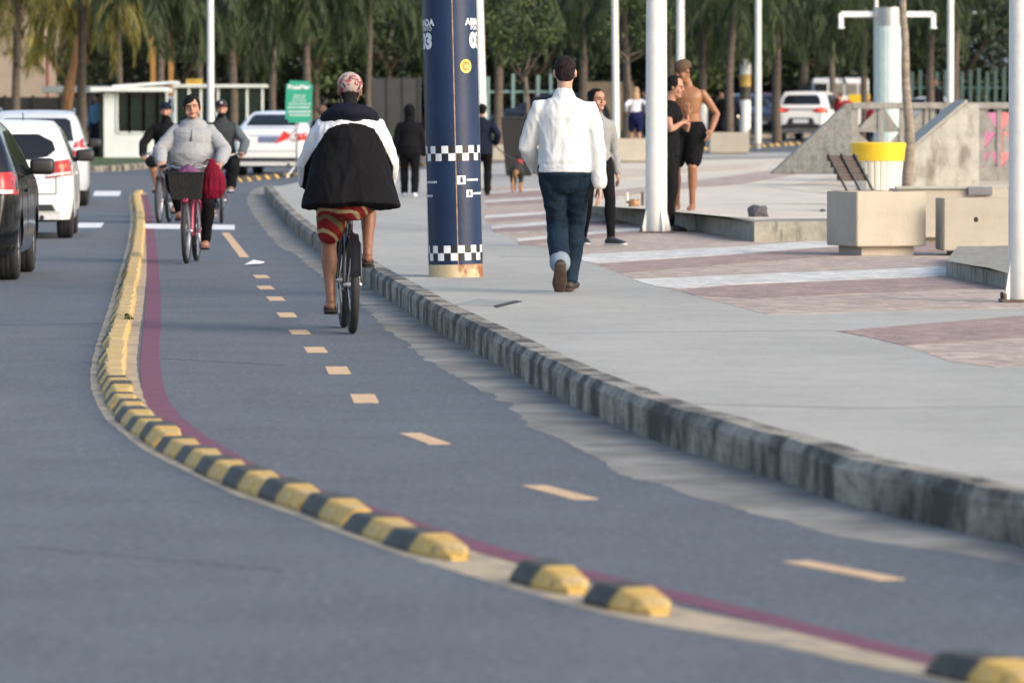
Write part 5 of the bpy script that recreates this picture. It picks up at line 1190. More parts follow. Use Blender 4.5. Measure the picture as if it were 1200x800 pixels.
def person(label, loc, rz, H=1.72, pel=.93, lean=0, twist=0, hands=None, feet=None, kp=None, ep=None, skin=skin_tan, head=(0, 0, 0), vox=.009,
           torso=(1, 1), belly=0, fem=False, top=None, bottom=None, shoes=None, hair=None, hat=None, extra=None, pely=0, grip=False, cat='person', arm_k=1.0, leg_k=1.0, group=None, hand_dirs=None, palm=None, skin_sm=2, hw=1, foot_yaw=(0, 0), foot_pitch=(0, 0)):
    k = H/1.75; t = thing('person', label, cat, loc, rz, group)
    X = V((1, 0, 0)); Rl = M.Rotation(-lean, 3, 'X'); up = Rl @ V((0, 0, 1)); fw = Rl @ V((0, 1, 0))
    tw = M.Rotation(twist, 3, up); SX = tw @ X
    P = V((0, pely, pel)); sp = lambda h, f=0: P + up*h*k + fw*f*k
    tx, ty = torso
    N_ = sp(.500, -.005)
    sh = {s: sp(.412) + SX*s*(.174 if not fem else .160)*k*(.6 + .4*tx) for s in (-1, 1)}
    hp = {s: P + X*s*.09*k*(.5+.5*tx) - V((0, 0, .03*k)) for s in (-1, 1)}
    hands = hands or {}; feet = feet or {}
    L1, L2, F1, F2 = .29*k*arm_k, .255*k*arm_k, .43*k*leg_k, .42*k*leg_k
    J = {}
    for s in (-1, 1):
        hd = V(hands.get(s, (s*.27*k, .06, sh[s].z - .53*k)))
        e, w_ = ik(sh[s], hd, L1, L2, (ep or {}).get(s, (s*.5, -1, -.2))); J['e', s], J['w', s] = e, w_
        an = V(feet.get(s, (s*.1*k, 0, .085))); kn, an = ik(hp[s], an, F1, F2, (kp or {}).get(s, (s*.05, 1, 0))); J['k', s], J['a', s] = kn, an
    hc = N_ + up*.085*k + fw*.012*k; hrot = M.Rotation(head[2], 3, 'Z') @ M.Rotation(-head[0], 3, 'X') @ M.Rotation(head[1], 3, 'Y'); hc = hc + hrot @ V((0, .012, .10*k))
    sexw = (.92 if fem else 1)
    def torso_tube(bm, g, lo=-.1, hi=.56, sh_g=None):
        T_ = [(-.11, .10, .085, -.005), (-.05, .155, .115, -.01), (.02, .168 if fem else .16, .118, -.01), (.10, .150*sexw, .108, 0), (.19, .138*sexw, .100, .005), (.28, .152*sexw, .112, .012), (.36, .168*sexw, .118, .012), (.405, .172*sexw, .108, .004), (.438, .160*sexw, .092, -.004), (.464, .128*sexw, .076, -.008), (.484, .090, .064, -.008), (.502, .062, .056, -.008)]
        pts, rd = [], []
        for h, rx, ry, yo in T_:
            if h < lo or h > hi: continue
            bb_ = belly*math.exp(-((h - .14)/.13)**2); fx = tx if h < .44 else (.5 + .5*tx)
            pts.append(sp(h, yo + bb_*.5)); rd.append(((rx*fx + bb_*.75)*k + g, (ry*ty + bb_*.5)*k + g))
        tube(bm, pts, rd, 24, side=SX)
    def arm(bm, s, g, frac=1.0, gw=None, fk=1):
        a, e, w_ = sh[s], J['e', s], J['w', s]; ak = (.6 + .4*tx)*k
        pts = [sp(.415) + SX*s*.06*k, a + up*.004*k, a.lerp(e, .35), a.lerp(e, .75), e, e.lerp(w_, .3), e.lerp(w_, .7), w_]; rr_ = [.042, .046, .050, .043, .040, .041, .034, .027]
        if fem: rr_ = [x*.92 for x in rr_]
        rr_ = [x*ak + g + ((gw or 0)*max(0, (i-3)/4)) for i, x in enumerate(rr_)]
        if frac < 1: n = max(3, int(round(frac*8))); pts, rr_ = pts[:n], rr_[:n]
        tube(bm, pts, rr_, 14)
    def leg(bm, s, g, frac=1.0, gw=0):
        a, e, w_ = hp[s], J['k', s], J['a', s]; back = (e - a).cross(X).normalized(); lk_ = (.55 + .45*tx)*k
        sh_dir = (w_ - e).normalized(); bk_ = V((0, -1, 0)); bk_ = (bk_ - sh_dir*bk_.dot(sh_dir)).normalized()
        pts = [a + V((0, 0, .04)), a.lerp(e, .2), a.lerp(e, .5), a.lerp(e, .82), e, e.lerp(w_, .15) + bk_*.008, e.lerp(w_, .35) + bk_*.016, e.lerp(w_, .65) + bk_*.004, w_]; rr_ = [.088, .088, .076, .060, .056, .053, .056, .042, .034]
        rr_ = [x*lk_ + g + gw*max(0, (i-3)/5) for i, x in enumerate(rr_)]
        if frac < 1: n = max(3, int(round(frac*9))); pts, rr_ = pts[:n], rr_[:n]
        tube(bm, pts, rr_, 16)
    def foot(bm, s, g, sole=0, toe=1):
        a = J['a', s]; fr = M.Rotation(foot_yaw[0 if s < 0 else 1], 3, 'Z') @ M.Rotation(foot_pitch[0 if s < 0 else 1], 3, 'X'); T = lambda x, y, z: a + fr @ V((x, y, z))*k
        tube(bm, [T(0, 0, .02), T(0, -.01, -.03)], [.034*k+g, .036*k+g], 12)
        tube(bm, [T(0, -.045, -.048), T(0, .0, -.042), T(0, .07, -.048), T(s*.004, .13, -.058), T(s*.002, .175, -.062)], [(.030*k+g, .030*k+g*.8), (.033*k+g, .036*k+g*.8), (.038*k+g, .028*k+g*.8), (.044*k+g, .020*k+g*.8), (.034*k+g, .014*k+g*.8)], 14, side=fr @ X)
    # skin
    bm = bmesh.new()
    torso_tube(bm, -.004); tube(bm, [sp(.48, -.008), N_ + up*.03*k, hc - up*.06*k + fw*-.012*k], [(.066*k*hw, .060*k), (.054*k*hw, .056*k), (.054*k*hw, .060*k)], 14, side=SX)
    head_bm(bm, hc, hrot, k, hw=hw)
    for s in (-1, 1):
        arm(bm, s, -.002); leg(bm, s, -.003); foot(bm, s, 0)
        hdv = (hand_dirs or {}).get(s) or (J['w', s] - J['e', s]).normalized()
        pl_ = (palm or {}).get(s, (-s, 0, 0) if not grip else (0, -.3, -1)); tb_ = (0, 1, 0) if not grip else (-s, .1, .1)
        hand_bm(bm, J['w', s], hdv, pl_, tb_, k*1.0, .45, grip)
    me = remesh(bm, vox*.72 if vox < .01 else vox, skin_sm, .4); body = obj('body', me, [skin, eye_m, brow_m, lip_m], t, smooth=True)
    fb = face_bits(hc, hrot, k); m2 = bpy.data.meshes.new('f'); fb.to_mesh(m2); fb.free()
    bj = bmesh.new(); bj.from_mesh(me); n0 = len(bj.faces); bj.from_mesh(m2)
    bj.faces.ensure_lookup_table()
    for f in bj.faces[n0:]: f.material_index += 1; f.smooth = True
    bj.to_mesh(me); bj.free()
    cx_ = dict(sp=sp, k=k, J=J, sh=sh, hp=hp, hc=hc, hrot=hrot, up=up, fw=fw, SX=SX, P=P, N=N_, t=t, vox=vox, torso_tube=torso_tube, arm=arm, leg=leg, body=body)
    if bottom:
        bm = bmesh.new(); g = bottom.get('g', .014); torso_tube(bm, g, -.12, bottom.get('rise', .12))
        for s in (-1, 1): leg(bm, s, g, bottom.get('frac', 1), bottom.get('gw', .012))
        me = remesh(bm, vox, 2, .5, bottom.get('wr', .007), bottom.get('wf', 8), (1, 1, bottom.get('sz', .8)), len(label)); o = obj(bottom.get('name', 'trousers'), me, bottom['m'], t, smooth=True)
        if bottom.get('fn'): assign(o, bottom['fn'])
        if bottom.get('cuff'):
            for s in bottom.get('cuffs', (-1, 1)): bm = bmesh.new(); a = J['a', s]; d_ = (a - J['k', s]).normalized(); tube(bm, [a - d_*.05, a - d_*.0], .034*k + g + bottom.get('gw', .012) + .013, 16); obj('cuff', remesh(bm, vox, 1), bottom['cuff'], t, smooth=True)
    if top:
        bm = bmesh.new(); g = top.get('g', .02); torso_tube(bm, g, top.get('lo', .0), top.get('hi', .51))
        if 'hem' in top:     # skirt of the garment: list of (height, rx, ry, forward)
            tube(bm, [sp(h, f) for h, _, _, f in top['hem']], [(a*k, b*k) for _, a, b, _ in top['hem']], 28, side=SX, flat_end=True)
        if top.get('arms', 1):
            for s in (-1, 1): arm(bm, s, top.get('ga', g*.8), top.get('sleeve', 1.0), top.get('gw', 0))
        if top.get('collar'):
            c_ = top['collar']; tube(bm, [sp(.475, -.006), N_ + up*c_[0]*k*.5, N_ + up*c_[0]*k], [(c_[1]*k*1.25, c_[1]*k), (c_[1]*k, c_[1]*k), (c_[1]*k*.95, c_[1]*k)], 18, side=SX)
        if top.get('extra'): top['extra'](bm, cx_)
        me = remesh(bm, vox, top.get('sm', 6), .5, top.get('wr', .007), top.get('wf', 6), top.get('st', (1, 1, 1)), len(label)+1); o = obj(top.get('name', 'jacket'), me, top['m'], t, smooth=True)
        if top.get('fn'): assign(o, top['fn'])
    if shoes:
        for s in (-1, 1):
            bm = bmesh.new(); a = J['a', s]; fr = M.Rotation(foot_yaw[0 if s < 0 else 1], 3, 'Z') @ M.Rotation(foot_pitch[0 if s < 0 else 1], 3, 'X'); T = lambda x, y, z: a + fr @ V((x, y, z))*k
            if shoes.get('flip'):
                tube(bm, [T(0, -.075, -.083), T(0, 0, -.083), T(0, .1, -.083), T(0, .19, -.083)], [(.036*k, .009), (.038*k, .009), (.050*k, .009), (.038*k, .008)], 14, side=fr @ X)
                tube(bm, [T(-.04, .06, -.075), T(-.02, .10, -.03), T(0, .13, -.05), T(.02, .10, -.03), T(.04, .06, -.075)], .006, 8); o = obj('flip_flop', bm, shoes['m'], t, smooth=True)
            else:
                foot(bm, s, .011)
                me = remesh(bm, min(vox, .009), 2, .4); o = obj('shoe', me, shoes['m'], t, smooth=True)
                bm = bmesh.new(); tube(bm, [T(0, -.07, -.076), T(0, 0, -.077), T(0, .1, -.077), T(0, .195, -.074)], [(.038*k, .013), (.040*k, .012), (.052*k, .011), (.038*k, .010)], 16, side=fr @ X); obj('sole', bm, shoes['sole'], o, smooth=True)
    Th = lambda *p: hc + hrot @ (V(p)*k)
    if hair:
        bm = bmesh.new(); hk = hair.get('kind', 'short'); gg = hair.get('g', .008)
        ellip(bm, Th(0, -.022 if fem else -.014, .040), ((.0765+gg)*k, (.088+gg)*k, (.082+gg)*k), 20, rot=hrot)
        ellip(bm, Th(0, -.046, -.004), ((.066+gg)*k, (.054+gg)*k, (.066+gg*.5)*k), 18, rot=hrot)
        if fem:
            for q_ in (-1, 1): ellip(bm, Th(q_*.066*hw, -.016, .014), (.020*k, .045*k, .062*k), 12)
        if hk == 'bun': ellip(bm, Th(0, -.125, .06), (.045*k, .04*k, .045*k), 14)
        if hk == 'long': tube(bm, [Th(0, -.05, .03), Th(0, -.085, -.08), Th(0, -.10, -.2), Th(.01, -.10, -.34)], [(.085*k, .05*k), (.095*k, .05*k), (.11*k, .045*k), (.06*k, .03*k)], 16, side=hrot @ X)
        if hk == 'curly': ellip(bm, Th(0, -.02, .05), (.12*k, .12*k, .11*k), 18)
        me = remesh(bm, min(vox, .009), 1, .5, .005 if hk != 'curly' else .012, 22, (1, 1, .6)); obj('hair', me, hair['m'], t, smooth=True)
    if hat:
        bm = bmesh.new(); hk = hat.get('kind', 'cap')
        ellip(bm, Th(0, -.006, .048), (.090*k, .108*k, .085*k), 22, rot=hrot)
        bmesh.ops.bisect_plane(bm, geom=bm.verts[:]+bm.edges[:]+bm.faces[:], plane_co=Th(0, 0, .036 if hk == 'cap' else -.01), plane_no=hrot @ V((0, .12 if hk == 'cap' else -.25, 1)), clear_inner=True)
        bmesh.ops.holes_fill(bm, edges=[e for e in bm.edges if len(e.link_faces) == 1])
        o = obj('cap', bm, hat['m'], t, smooth='auto')
        if hk == 'cap':
            fy = hat.get('dir', 1); bm = bmesh.new(); q = [(-.075, .07), (-.06, .13), (-.025, .165), (.025, .165), (.06, .13), (.075, .07)]
            f = [bm.verts.new(Th(x, fy*y, .047 - .12*(abs(x)**1.0) - (y-.07)*.12)) for x, y in q]; g_ = [bm.verts.new(Th(x, fy*y, .053 - .12*(abs(x)**1.0) - (y-.07)*.12)) for x, y in q]
            bm.faces.new(f); bm.faces.new(g_[::-1])
            for e in range(6): bm.faces.new((f[e], f[(e+1) % 6], g_[(e+1) % 6], g_[e]))
            obj('peak', bm, hat.get('pm', hat['m']), o)
            if hat.get('badge'): bm = bmesh.new(); ellip(bm, Th(0, .098*fy, .085), (.018*k, .008, .018*k), 10, rot=hrot); obj('badge', bm, hat['badge'], o)
    if extra: extra(cx_)
    return t
def assign(o, fn):
    for p in o.data.polygons: p.material_index = fn(p.center)
def uni(c): return cloth('plain %.2f %.2f %.2f' % c, c)
blk_cloth = cloth('black quilted cloth', (.006, .006, .0075)); wht_cloth = cloth('white cloth', (.66, .66, .68), .04); red_s = cloth('red cotton', (.20, .018, .02)); crm_s = cloth('cream cotton', (.40, .31, .18)); grn_s = cloth('olive cotton', (.12, .12, .06))
legg = cloth('black leggings', (.006, .006, .007)); navy_c = cloth('navy cloth', (.010, .014, .028)); flip_m = mat('black rubber flip flop', (.02, .018, .018), .7); sole_w = mat('white sole', (.6, .6, .6), .7); sole_b = mat('brown sole', (.07, .045, .035), .8, .2, 20)
# --- the big cyclist seen from behind
b = G(406, 391)
crank1 = 78
rz1 = R(5.0)
bk1 = (b.x, b.y + .46, 0)
bicycle('black bicycle ridden away from the camera by the cyclist in the black and white coat', bk1, rz1, mat('black frame', (.02, .02, .022), .35), crank=crank1, fat=.03, roll=R(.6))
def ped(cr_, s): a = R(cr_) + (0 if s > 0 else pi); return V((s*.13, -.02 + .165*cos(a), .29 + .165*sin(a)))
def ride(cr_, dx=0): return {s: ped(cr_, s) + V((s*dx, -.06, .100)) for s in (-1, 1)}
pat = cloth('floral cap cloth', (.38, .31, .28), .1); mixlayer(pat, (.26, .035, .05), 24, .50, .56, fac=.9); mixlayer(pat, (.035, .035, .04), 30, .54, .60, fac=.9)
def p1extra(bm, c):   # folded hood lying round the shoulders
    sp, k, SX = c['sp'], c['k'], c['SX']
def p1hood(c):
    sp, k, SX = c['sp'], c['k'], c['SX']; bm = bmesh.new()
    P_ = [sp(.47, .08) + SX*x*k for x in (-.12,)] + [sp(.495, -.03) - SX*.14*k, sp(.525, -.11) - SX*.07*k, sp(.52, -.13), sp(.525, -.11) + SX*.07*k, sp(.495, -.03) + SX*.14*k, sp(.47, .08) + SX*.12*k]
    tube(bm, catmull(P_, 4), [(.055*k, .065*k)]*(len(catmull(P_, 4))), 12, side=(0, 0, 1)); tube(bm, [sp(.46, -.04), sp(.52, -.04)], [(.15*k, .12*k), (.12*k, .10*k)], 20, side=SX)
    obj('hood', remesh(bm, .008, 3, .5, .006, 9), mat('shiny navy hood lining', (.007, .008, .016), .8, .2, 8, spec=.15), c['t'], smooth=True)
    bm = bmesh.new(); tube(bm, [c['hc'] + V((0, -.085, -.02)), c['hc'] + V((0, -.10, -.10)), c['hc'] + V((0, -.09, -.15))], [(.045, .03), (.05, .035), (.04, .03)], 12, side=(1, 0, 0)); obj('hair', remesh(bm, .008, 1, .5, .004, 20), hair_blk, c['t'], smooth=True)
def p1fn(c):
    # black centre panel and black lower body; white shoulders and outer sleeves
    x, y, z = abs(c.x), c.y, c.z
    if z < 1.0: return 0
    top_ = 1.44 - 1.6*x*x - 2.2*max(0, x-.16)**1.0*.45
    return 0 if (z < top_ and x < .30 + .05*(1.3 - z)) else 1
person('heavy cyclist in black and white coat and striped shorts riding away from the camera', (bk1[0], bk1[1], 0), rz1, H=1.74, pel=.985, pely=-.24, lean=R(7), hands={-1: (-.285, .18, 1.03), 1: (.285, .18, 1.03)}, feet=ride(crank1, .0), kp={-1: (-.12, 1, .3), 1: (.12, 1, .3)},
    ep={-1: (-.75, -.6, -.6), 1: (.75, -.6, -.6)}, skin=skin_brn, torso=(1.16, 1.3), belly=.05, vox=.0085, head=(R(-12), 0, 0), grip=True, hand_dirs={-1: (.2, .75, -.2), 1: (-.2, .75, -.2)}, cat='cyclist', leg_k=1.0,
    top=dict(name='coat', m=[blk_cloth, wht_cloth], g=.05, ga=.028, gw=.0, lo=.1, hem=[(.36, .225, .18, 0), (.2, .262, .21, 0), (.05, .298, .24, -.01), (-.06, .322, .255, -.02), (-.125, .342, .265, -.02)], wr=.012, wf=5, st=(1.6, 1, .8), fn=p1fn),
    bottom=dict(name='shorts', m=[red_s, crm_s, grn_s], frac=.5, g=.030, gw=.03, rise=.1, wr=.005, fn=lambda c: (0, 0, 1, 0, 0, 2, 0, 1)[int((c.z*1.0 + c.x*.35 + c.y*.35 + .02*noise.noise(c*9))/.022) % 8]),
    shoes=dict(flip=1, m=flip_m), hat=dict(kind='beanie', m=pat), hair=dict(kind='short', m=hair_blk, g=-.004), extra=p1hood)
# --- woman riding towards the camera
b = G(221, 309); rzb = R(180 - 1); c2 = 68
pk = mat('pink frame', (.45, .06, .13), .4, .05)
bk2 = (b.x, b.y + .60, 0)
t2 = bicycle('pink bicycle with charcoal front basket ridden towards the camera', bk2, R(178), pk, crank=c2, basket=True)
gs = cloth('light grey fleece', (.30, .305, .315), .05, .4, 90)
def p2x(c):
    sp, k = c['sp'], c['k']; bm = bmesh.new(); tube(bm, [sp(.475, .085), sp(.43, .165), sp(.35, .225)], [(.011, .02), (.011, .03), (.007, .03)], 8, side=(1, 0, 0)); obj('zip', bm, blackpl, c['t'])
person('heavy woman in light grey pullover and black leggings cycling towards the camera', (bk2[0], bk2[1], 0), R(178), H=1.66, pel=.97, pely=-.22, lean=R(10), hands={-1: (-.31, .17, 1.04), 1: (.31, .17, 1.04)}, feet=ride(c2, .0), kp={-1: (-.28, 1, .3), 1: (.28, 1, .3)},
    ep={-1: (-1, -.25, -.5), 1: (1, -.25, -.5)}, skin=skin_tan, fem=True, torso=(1.42, 1.5), belly=.10, vox=.0085, hw=1.14, head=(R(2), R(5), R(4)), grip=True, hand_dirs={-1: (.1, .8, -.3), 1: (-.1, .8, -.3)}, cat='cyclist',
    top=dict(name='pullover', m=[gs], g=.022, ga=.030, gw=.0, lo=-.0, hi=.475, hem=[(.2, .27, .235, .05), (.10, .275, .24, .06), (.02, .25, .22, .04), (-.03, .22, .19, .01)], wr=.009, wf=6, st=(.7, 1, 1.4)),
    bottom=dict(name='leggings', m=[legg], g=.008, gw=.006, wr=.004), shoes=dict(flip=1, m=mat('pink flip flop', (.35, .14, .12), .7)), hair=dict(kind='bun', m=hair_blk, g=.019), extra=p2x)
redb = cloth('crimson bag cloth', (.14, .006, .02), .15)
bm = bmesh.new(); tube(bm, [(0, 0, 0), (0, 0, .06), (0, 0, .2), (0, 0, .31), (0, 0, .36)], [(.10, .05), (.14, .075), (.125, .07), (.055, .035), (.03, .02)], 22, side=(1, 0, 0))
o = obj('drawstring_bag', remesh(bm, .007, 2, .5, .010, 12, (2, 1, .4)), redb, smooth=True, loc=(XD(249, b.y+.1), b.y + .12, .70)); tag(o, 'crimson drawstring bag hanging beside the front basket of the pink bicycle', 'bag')
bm = bmesh.new(); tube(bm, [(0, 0, .34), (-.05, .06, .37), (-.1, .1, .33)], .008, 6); obj('cord', bm, redb, o)
bm = bmesh.new(); tube(bm, [(-.07, 0, 0), (0, .02, .03), (.07, 0, 0)], [(.05, .05), (.07, .06), (.05, .05)], 12)
o = obj('purple_bundle', remesh(bm, .008, 1, .5, .012, 14), mat('purple cloth', (.12, .035, .11), .8, .4, 14), smooth=True, loc=(b.x, b.y + .0, .93)); tag(o, 'crumpled dark purple cloth lying in the charcoal bicycle basket', 'cloth')
# --- cyclists behind her
def rider(label, px, py, rz, H, crank, top, bottom, skin, hat=None, hair=None, shoes=None, frame=None, blabel='', torso=(1.1, 1.1), lean=8, belly=0, hd=(0, 0, 0), vox=.011, hands=None, extra=None, bask=False, pel=.98):
    b = G(px, py); yy = b.y + .6; bicycle(blabel, (b.x, yy, terr(yy)), rz, frame or darkmetal, crank=crank, basket=bask)
    person(label, (b.x, yy, terr(yy)), rz, H=H, pel=pel, pely=-.22, lean=R(lean), hands=hands or {-1: (-.30, .16, 1.03), 1: (.30, .16, 1.03)}, feet=ride(crank, .0), kp={-1: (-.2, 1, .3), 1: (.2, 1, .3)}, ep={-1: (-1, -.4, -.4), 1: (1, -.4, -.4)},
        skin=skin, torso=torso, belly=belly, vox=vox, head=hd, grip=True, hand_dirs={-1: (.1, .8, -.3), 1: (-.1, .8, -.3)}, cat='cyclist', top=top, bottom=bottom, shoes=shoes, hat=hat, hair=hair, extra=extra)
dkj = cloth('black jacket cloth', (.008, .008, .009)); dgj = cloth('dark grey jacket cloth', (.036, .041, .044)); dgs = cloth('slate sleeves', (.085, .105, .115)); dkp = cloth('dark trousers', (.011, .012, .015))
beard = lambda c: obj('beard', remesh((lambda bm: (ellip(bm, c['hc'] + c['hrot'] @ V((0, .058, -.085))*c['k'], (.055, .045, .042), 14), bm)[1])(bmesh.new()), .009, 1, .4, .003, 20), hair_blk, c['t'], smooth=True)
rider('bearded cyclist in black jacket, shorts and dark cap left of the woman in grey', 190, 262, R(176), 1.68, 70, dict(m=[dkj], g=.03, ga=.022, gw=.01, collar=(.06, .08), hem=[(.1, .18, .15, 0), (-.03, .19, .16, 0)]), dict(name='shorts', m=[dkp], frac=.56, g=.03, gw=.02), skin_tan,
      hat=dict(m=navy_c, kind='cap'), hair=dict(m=hair_blk), shoes=dict(flip=1, m=flip_m), blabel='dark bicycle of the bearded cyclist in black', extra=beard, hands={-1: (-.28, .16, 1.02), 1: (.30, .12, 1.0)})
wj = cloth('pale jacket cloth', (.55, .60, .68), .05)
rider('cyclist in blue grey cap mostly hidden behind the woman in grey', 219, 256, R(180), 1.72, 200, dict(m=[navy_c, wj], g=.03, ga=.022, gw=.01, collar=(.06, .08), fn=lambda c: 1 if abs(c.x) > .19 else 0), dict(m=[dkp], g=.02), skin_tan,
      hat=dict(m=cloth('blue grey cap cloth', (.10, .15, .22)), kind='beanie'), hair=dict(m=hair_blk), shoes=dict(m=blk_cloth, sole=sole_b), blabel='bicycle hidden behind the pink one', vox=.012, pel=1.0)
rider('cyclist in dark grey jacket and black cap to the right of the woman in grey', 257, 262, R(183), 1.76, 250, dict(m=[dgj, dgs], g=.035, ga=.026, gw=.012, collar=(.05, .078), hem=[(.1, .19, .16, 0), (-.03, .20, .165, 0)], fn=lambda c: 1 if abs(c.x) > .21 else 0), dict(m=[dkp], g=.03, gw=.02), skin_tan,
      hat=dict(m=mat('black cap cloth', (.02, .015, .02), .8), kind='cap', badge=sole_w, pm=cloth('wine peak', (.12, .012, .025))), hair=dict(m=hair_blk), shoes=dict(m=mat('tan shoes', (.25, .16, .12), .7), sole=sole_w), blabel='dark bicycle of the cyclist in the dark grey jacket', extra=beard)
# --- man in white
bs = G(662, 344, SW)
jeans = cloth('dark denim', (.010, .022, .038), .3, .35, 150); mixlayer(jeans, (.024, .046, .07), 5, .5, .75, (1, 1, .5), fac=.6)
turn = cloth('denim turn up', (.20, .25, .30), .1)
wjk = cloth('white denim jacket', (.64, .64, .63), .03, .2, 160)
def mw(c):
    sp, k, t = c['sp'], c['k'], c['t']
    bm = bmesh.new(); tube(bm, [sp(-.045, -.008), sp(.015, -.008)], [(.199, .159)]*2, 28, side=c['SX'], cap=False); obj('waistband', remesh(bm, .009, 2, .5, .003, 9), wjk, t, smooth=True)
    for x in ():
        bm = bmesh.new(); tube(bm, [sp(h, -.115 - .022*math.exp(-((h-.33)/.14)**2)) + V((x*(1 - .2*(h < .15)), 0, 0)) for h in (.02, .12, .22, .32, .40)], [(.004, .006)]*5, 6, side=(1, 0, 0)); obj('seam', bm, wjk, t)
person('man in white jacket and dark jeans walking away along the pavement', (bs.x, bs.y + .15, SW), R(-2), H=1.80, pel=.945, lean=R(2), hands={-1: (-.22, .26, .93), 1: (.26, .0, .80)}, ep={-1: (-.7, -1, 0), 1: (.8, -1, 0)},
    feet={-1: (-.03, -.18, .22), 1: (.03, .25, .10)}, kp={-1: (-.02, 1, 0), 1: (.1, 1, 0)}, foot_pitch=(R(-50), R(5)), foot_yaw=(R(5), R(-8)), skin=skin_fair, torso=(1.08, 1.15), vox=.0085, head=(R(-4), 0, R(0)),
    top=dict(m=[wjk], g=.024, ga=.022, gw=.004, lo=.0, sleeve=1.0, collar=(.035, .076), hem=[(.36, .198, .145, 0), (.2, .19, .145, 0), (.05, .194, .152, -.005), (-.03, .192, .152, -.01)], wr=.010, wf=6.5, st=(1.6, 1, .7)),
    bottom=dict(m=[jeans], g=.013, gw=.018, wr=.008, wf=8, cuff=turn, cuffs=(-1,), rise=.0, sz=1.4), shoes=dict(m=mat('dark shoe leather', (.03, .022, .02), .6), sole=sole_b), hair=dict(m=hair_gry, g=.004), extra=mw)
# --- woman in grey, walking towards the camera behind him
b = G(699, 289, SW); gtop = cloth('mid grey knit', (.26, .265, .26), .06, .3, 90)
person('woman in grey top, black leggings and black trainers half hidden behind the man in white', (b.x, b.y, SW), R(195), H=1.62, pel=.88, hands={-1: (-.24, -.04, .74), 1: (.22, .05, .76)}, feet={-1: (-.11, .16, .10), 1: (.10, -.16, .10)}, skin=skin_tan, fem=True, vox=.0095, foot_yaw=(R(40), R(0)),
    top=dict(name='top', m=[gtop], g=.014, ga=.012, sleeve=1.0), bottom=dict(name='leggings', m=[legg], g=.006, gw=.004, wr=.003), shoes=dict(m=mat('black trainer', (.02, .022, .028), .6), sole=sole_w), hair=dict(kind='bun', m=hair_blk, g=.01), head=(0, 0, R(20)), torso=(1.02, 1))
# --- couple at the post
b = G(779.5, 271, SW)
person('woman in black top and trousers leaning against the shirtless man behind the thick post', (b.x + .03, b.y, SW), R(-105), H=1.82, pel=1.0, lean=R(4), hands={-1: (-.12, .20, 1.38), 1: (.10, .19, 1.28)}, ep={1: (1, .2, -1), -1: (-1, 0, -1)}, feet={-1: (-.10, -.02, .09), 1: (.08, .04, .09)}, skin=skin_tan, fem=True, vox=.0095,
    top=dict(name='sleeveless_top', m=[legg], g=.016, hi=.47, sleeve=.3, hem=[(.1, .16, .13, 0), (-.10, .18, .15, 0)], wr=.008), bottom=dict(m=[legg], g=.012, gw=.01), shoes=dict(m=mat('black trainer', (.02, .022, .028)), sole=sole_b), hair=dict(kind='bun', m=hair_blk), head=(R(12), R(0), R(5)), palm={1: (0, 1, 0), -1: (0, 1, 0)})
b = G(803, 247, PH)
person('shirtless man in black shorts and tight tan cap standing barefoot on the raised plaza', (b.x + .03, b.y, PH), R(165), H=1.84, pel=.98, lean=R(3), hands={-1: (-.31, .10, .96), 1: (.15, .28, 1.35)}, ep={-1: (-.6, -1, .1), 1: (1, -.4, -.6)}, feet={-1: (-.07, .06, .09), 1: (.14, -.04, .09)}, skin=skin_gold, vox=.0095, torso=(1.1, 1.05),
    bottom=dict(name='shorts', m=[legg], frac=.5, g=.034, gw=.05, rise=.02, wr=.008), hair=dict(m=hair_blk), hat=dict(m=cloth('tan cap cloth', (.10, .066, .045)), kind='beanie'), head=(R(22), R(0), R(-45)), skin_sm=5)
# --- farther people
def simple(label, px, py, off, rz, H, tm, bm_, skin=skin_tan, D=None, fem=False, hair=hair_blk, hk='short', sleeve=1.0, frac=1.0, hands=None, feet=None, torso=(1.05, 1.05), hat=None, extra=None, shoes=None, lean=2, g=.022, hem=None, z=None):
    b = G(px, py, off) if D is None else V((XD(px, D), D, terr(D) + off))
    pel = .525*H; top_ = dict(m=[tm], g=g, ga=g*.8, sleeve=sleeve, wr=.006)
    if hem: top_['hem'] = hem
    return person(label, b, rz, H=H, pel=pel, lean=R(lean), skin=skin, vox=.014, fem=fem, hands=hands, feet=feet or {-1: (-.09, .10, .09), 1: (.09, -.10, .09)}, torso=torso, top=top_,
        bottom=dict(m=[bm_], frac=frac, g=.018 if frac == 1 else .03, wr=.004), shoes=shoes or dict(m=legg, sole=sole_b), hair=dict(m=hair, kind=hk), hat=hat, extra=extra)
hoodx = lambda c: obj('hood', remesh((lambda bm: (ellip(bm, c['hc'] + V((0, -.02, .015)), (.105, .115, .125), 16), tube(bm, [c['N'], c['hc'] - V((0, 0, .05))], .095, 12), bm)[2])(bmesh.new()), .013, 2), blk_cloth, c['t'], smooth=True)
simple('person in hooded black coat and white shoes walking away beside the navy column', 480, 231, SW, R(0), 1.62, blk_cloth, legg, torso=(1.12, 1.2), g=.035, hem=[(.2, .19, .15, 0), (0, .215, .17, 0), (-.12, .22, .17, 0)], extra=hoodx, shoes=dict(m=wht_cloth, sole=sole_w))
dogw = simple('dog walker in dark navy coat half hidden behind the navy column', 565, 229, SW, R(0), 1.64, navy_c, legg, hk='bun', g=.03, hem=[(.2, .18, .15, 0), (0, .20, .16, 0), (-.15, .205, .165, 0)], hands={-1: (-.25, .05, .80), 1: (.24, .02, .92)})
simple('man in a blue shirt standing at the door of the white booth', 114, 184, .14, R(150), 1.66, cloth('blue shirt', (.10, .20, .29)), dkp, hk='short', skin=skin_tan)
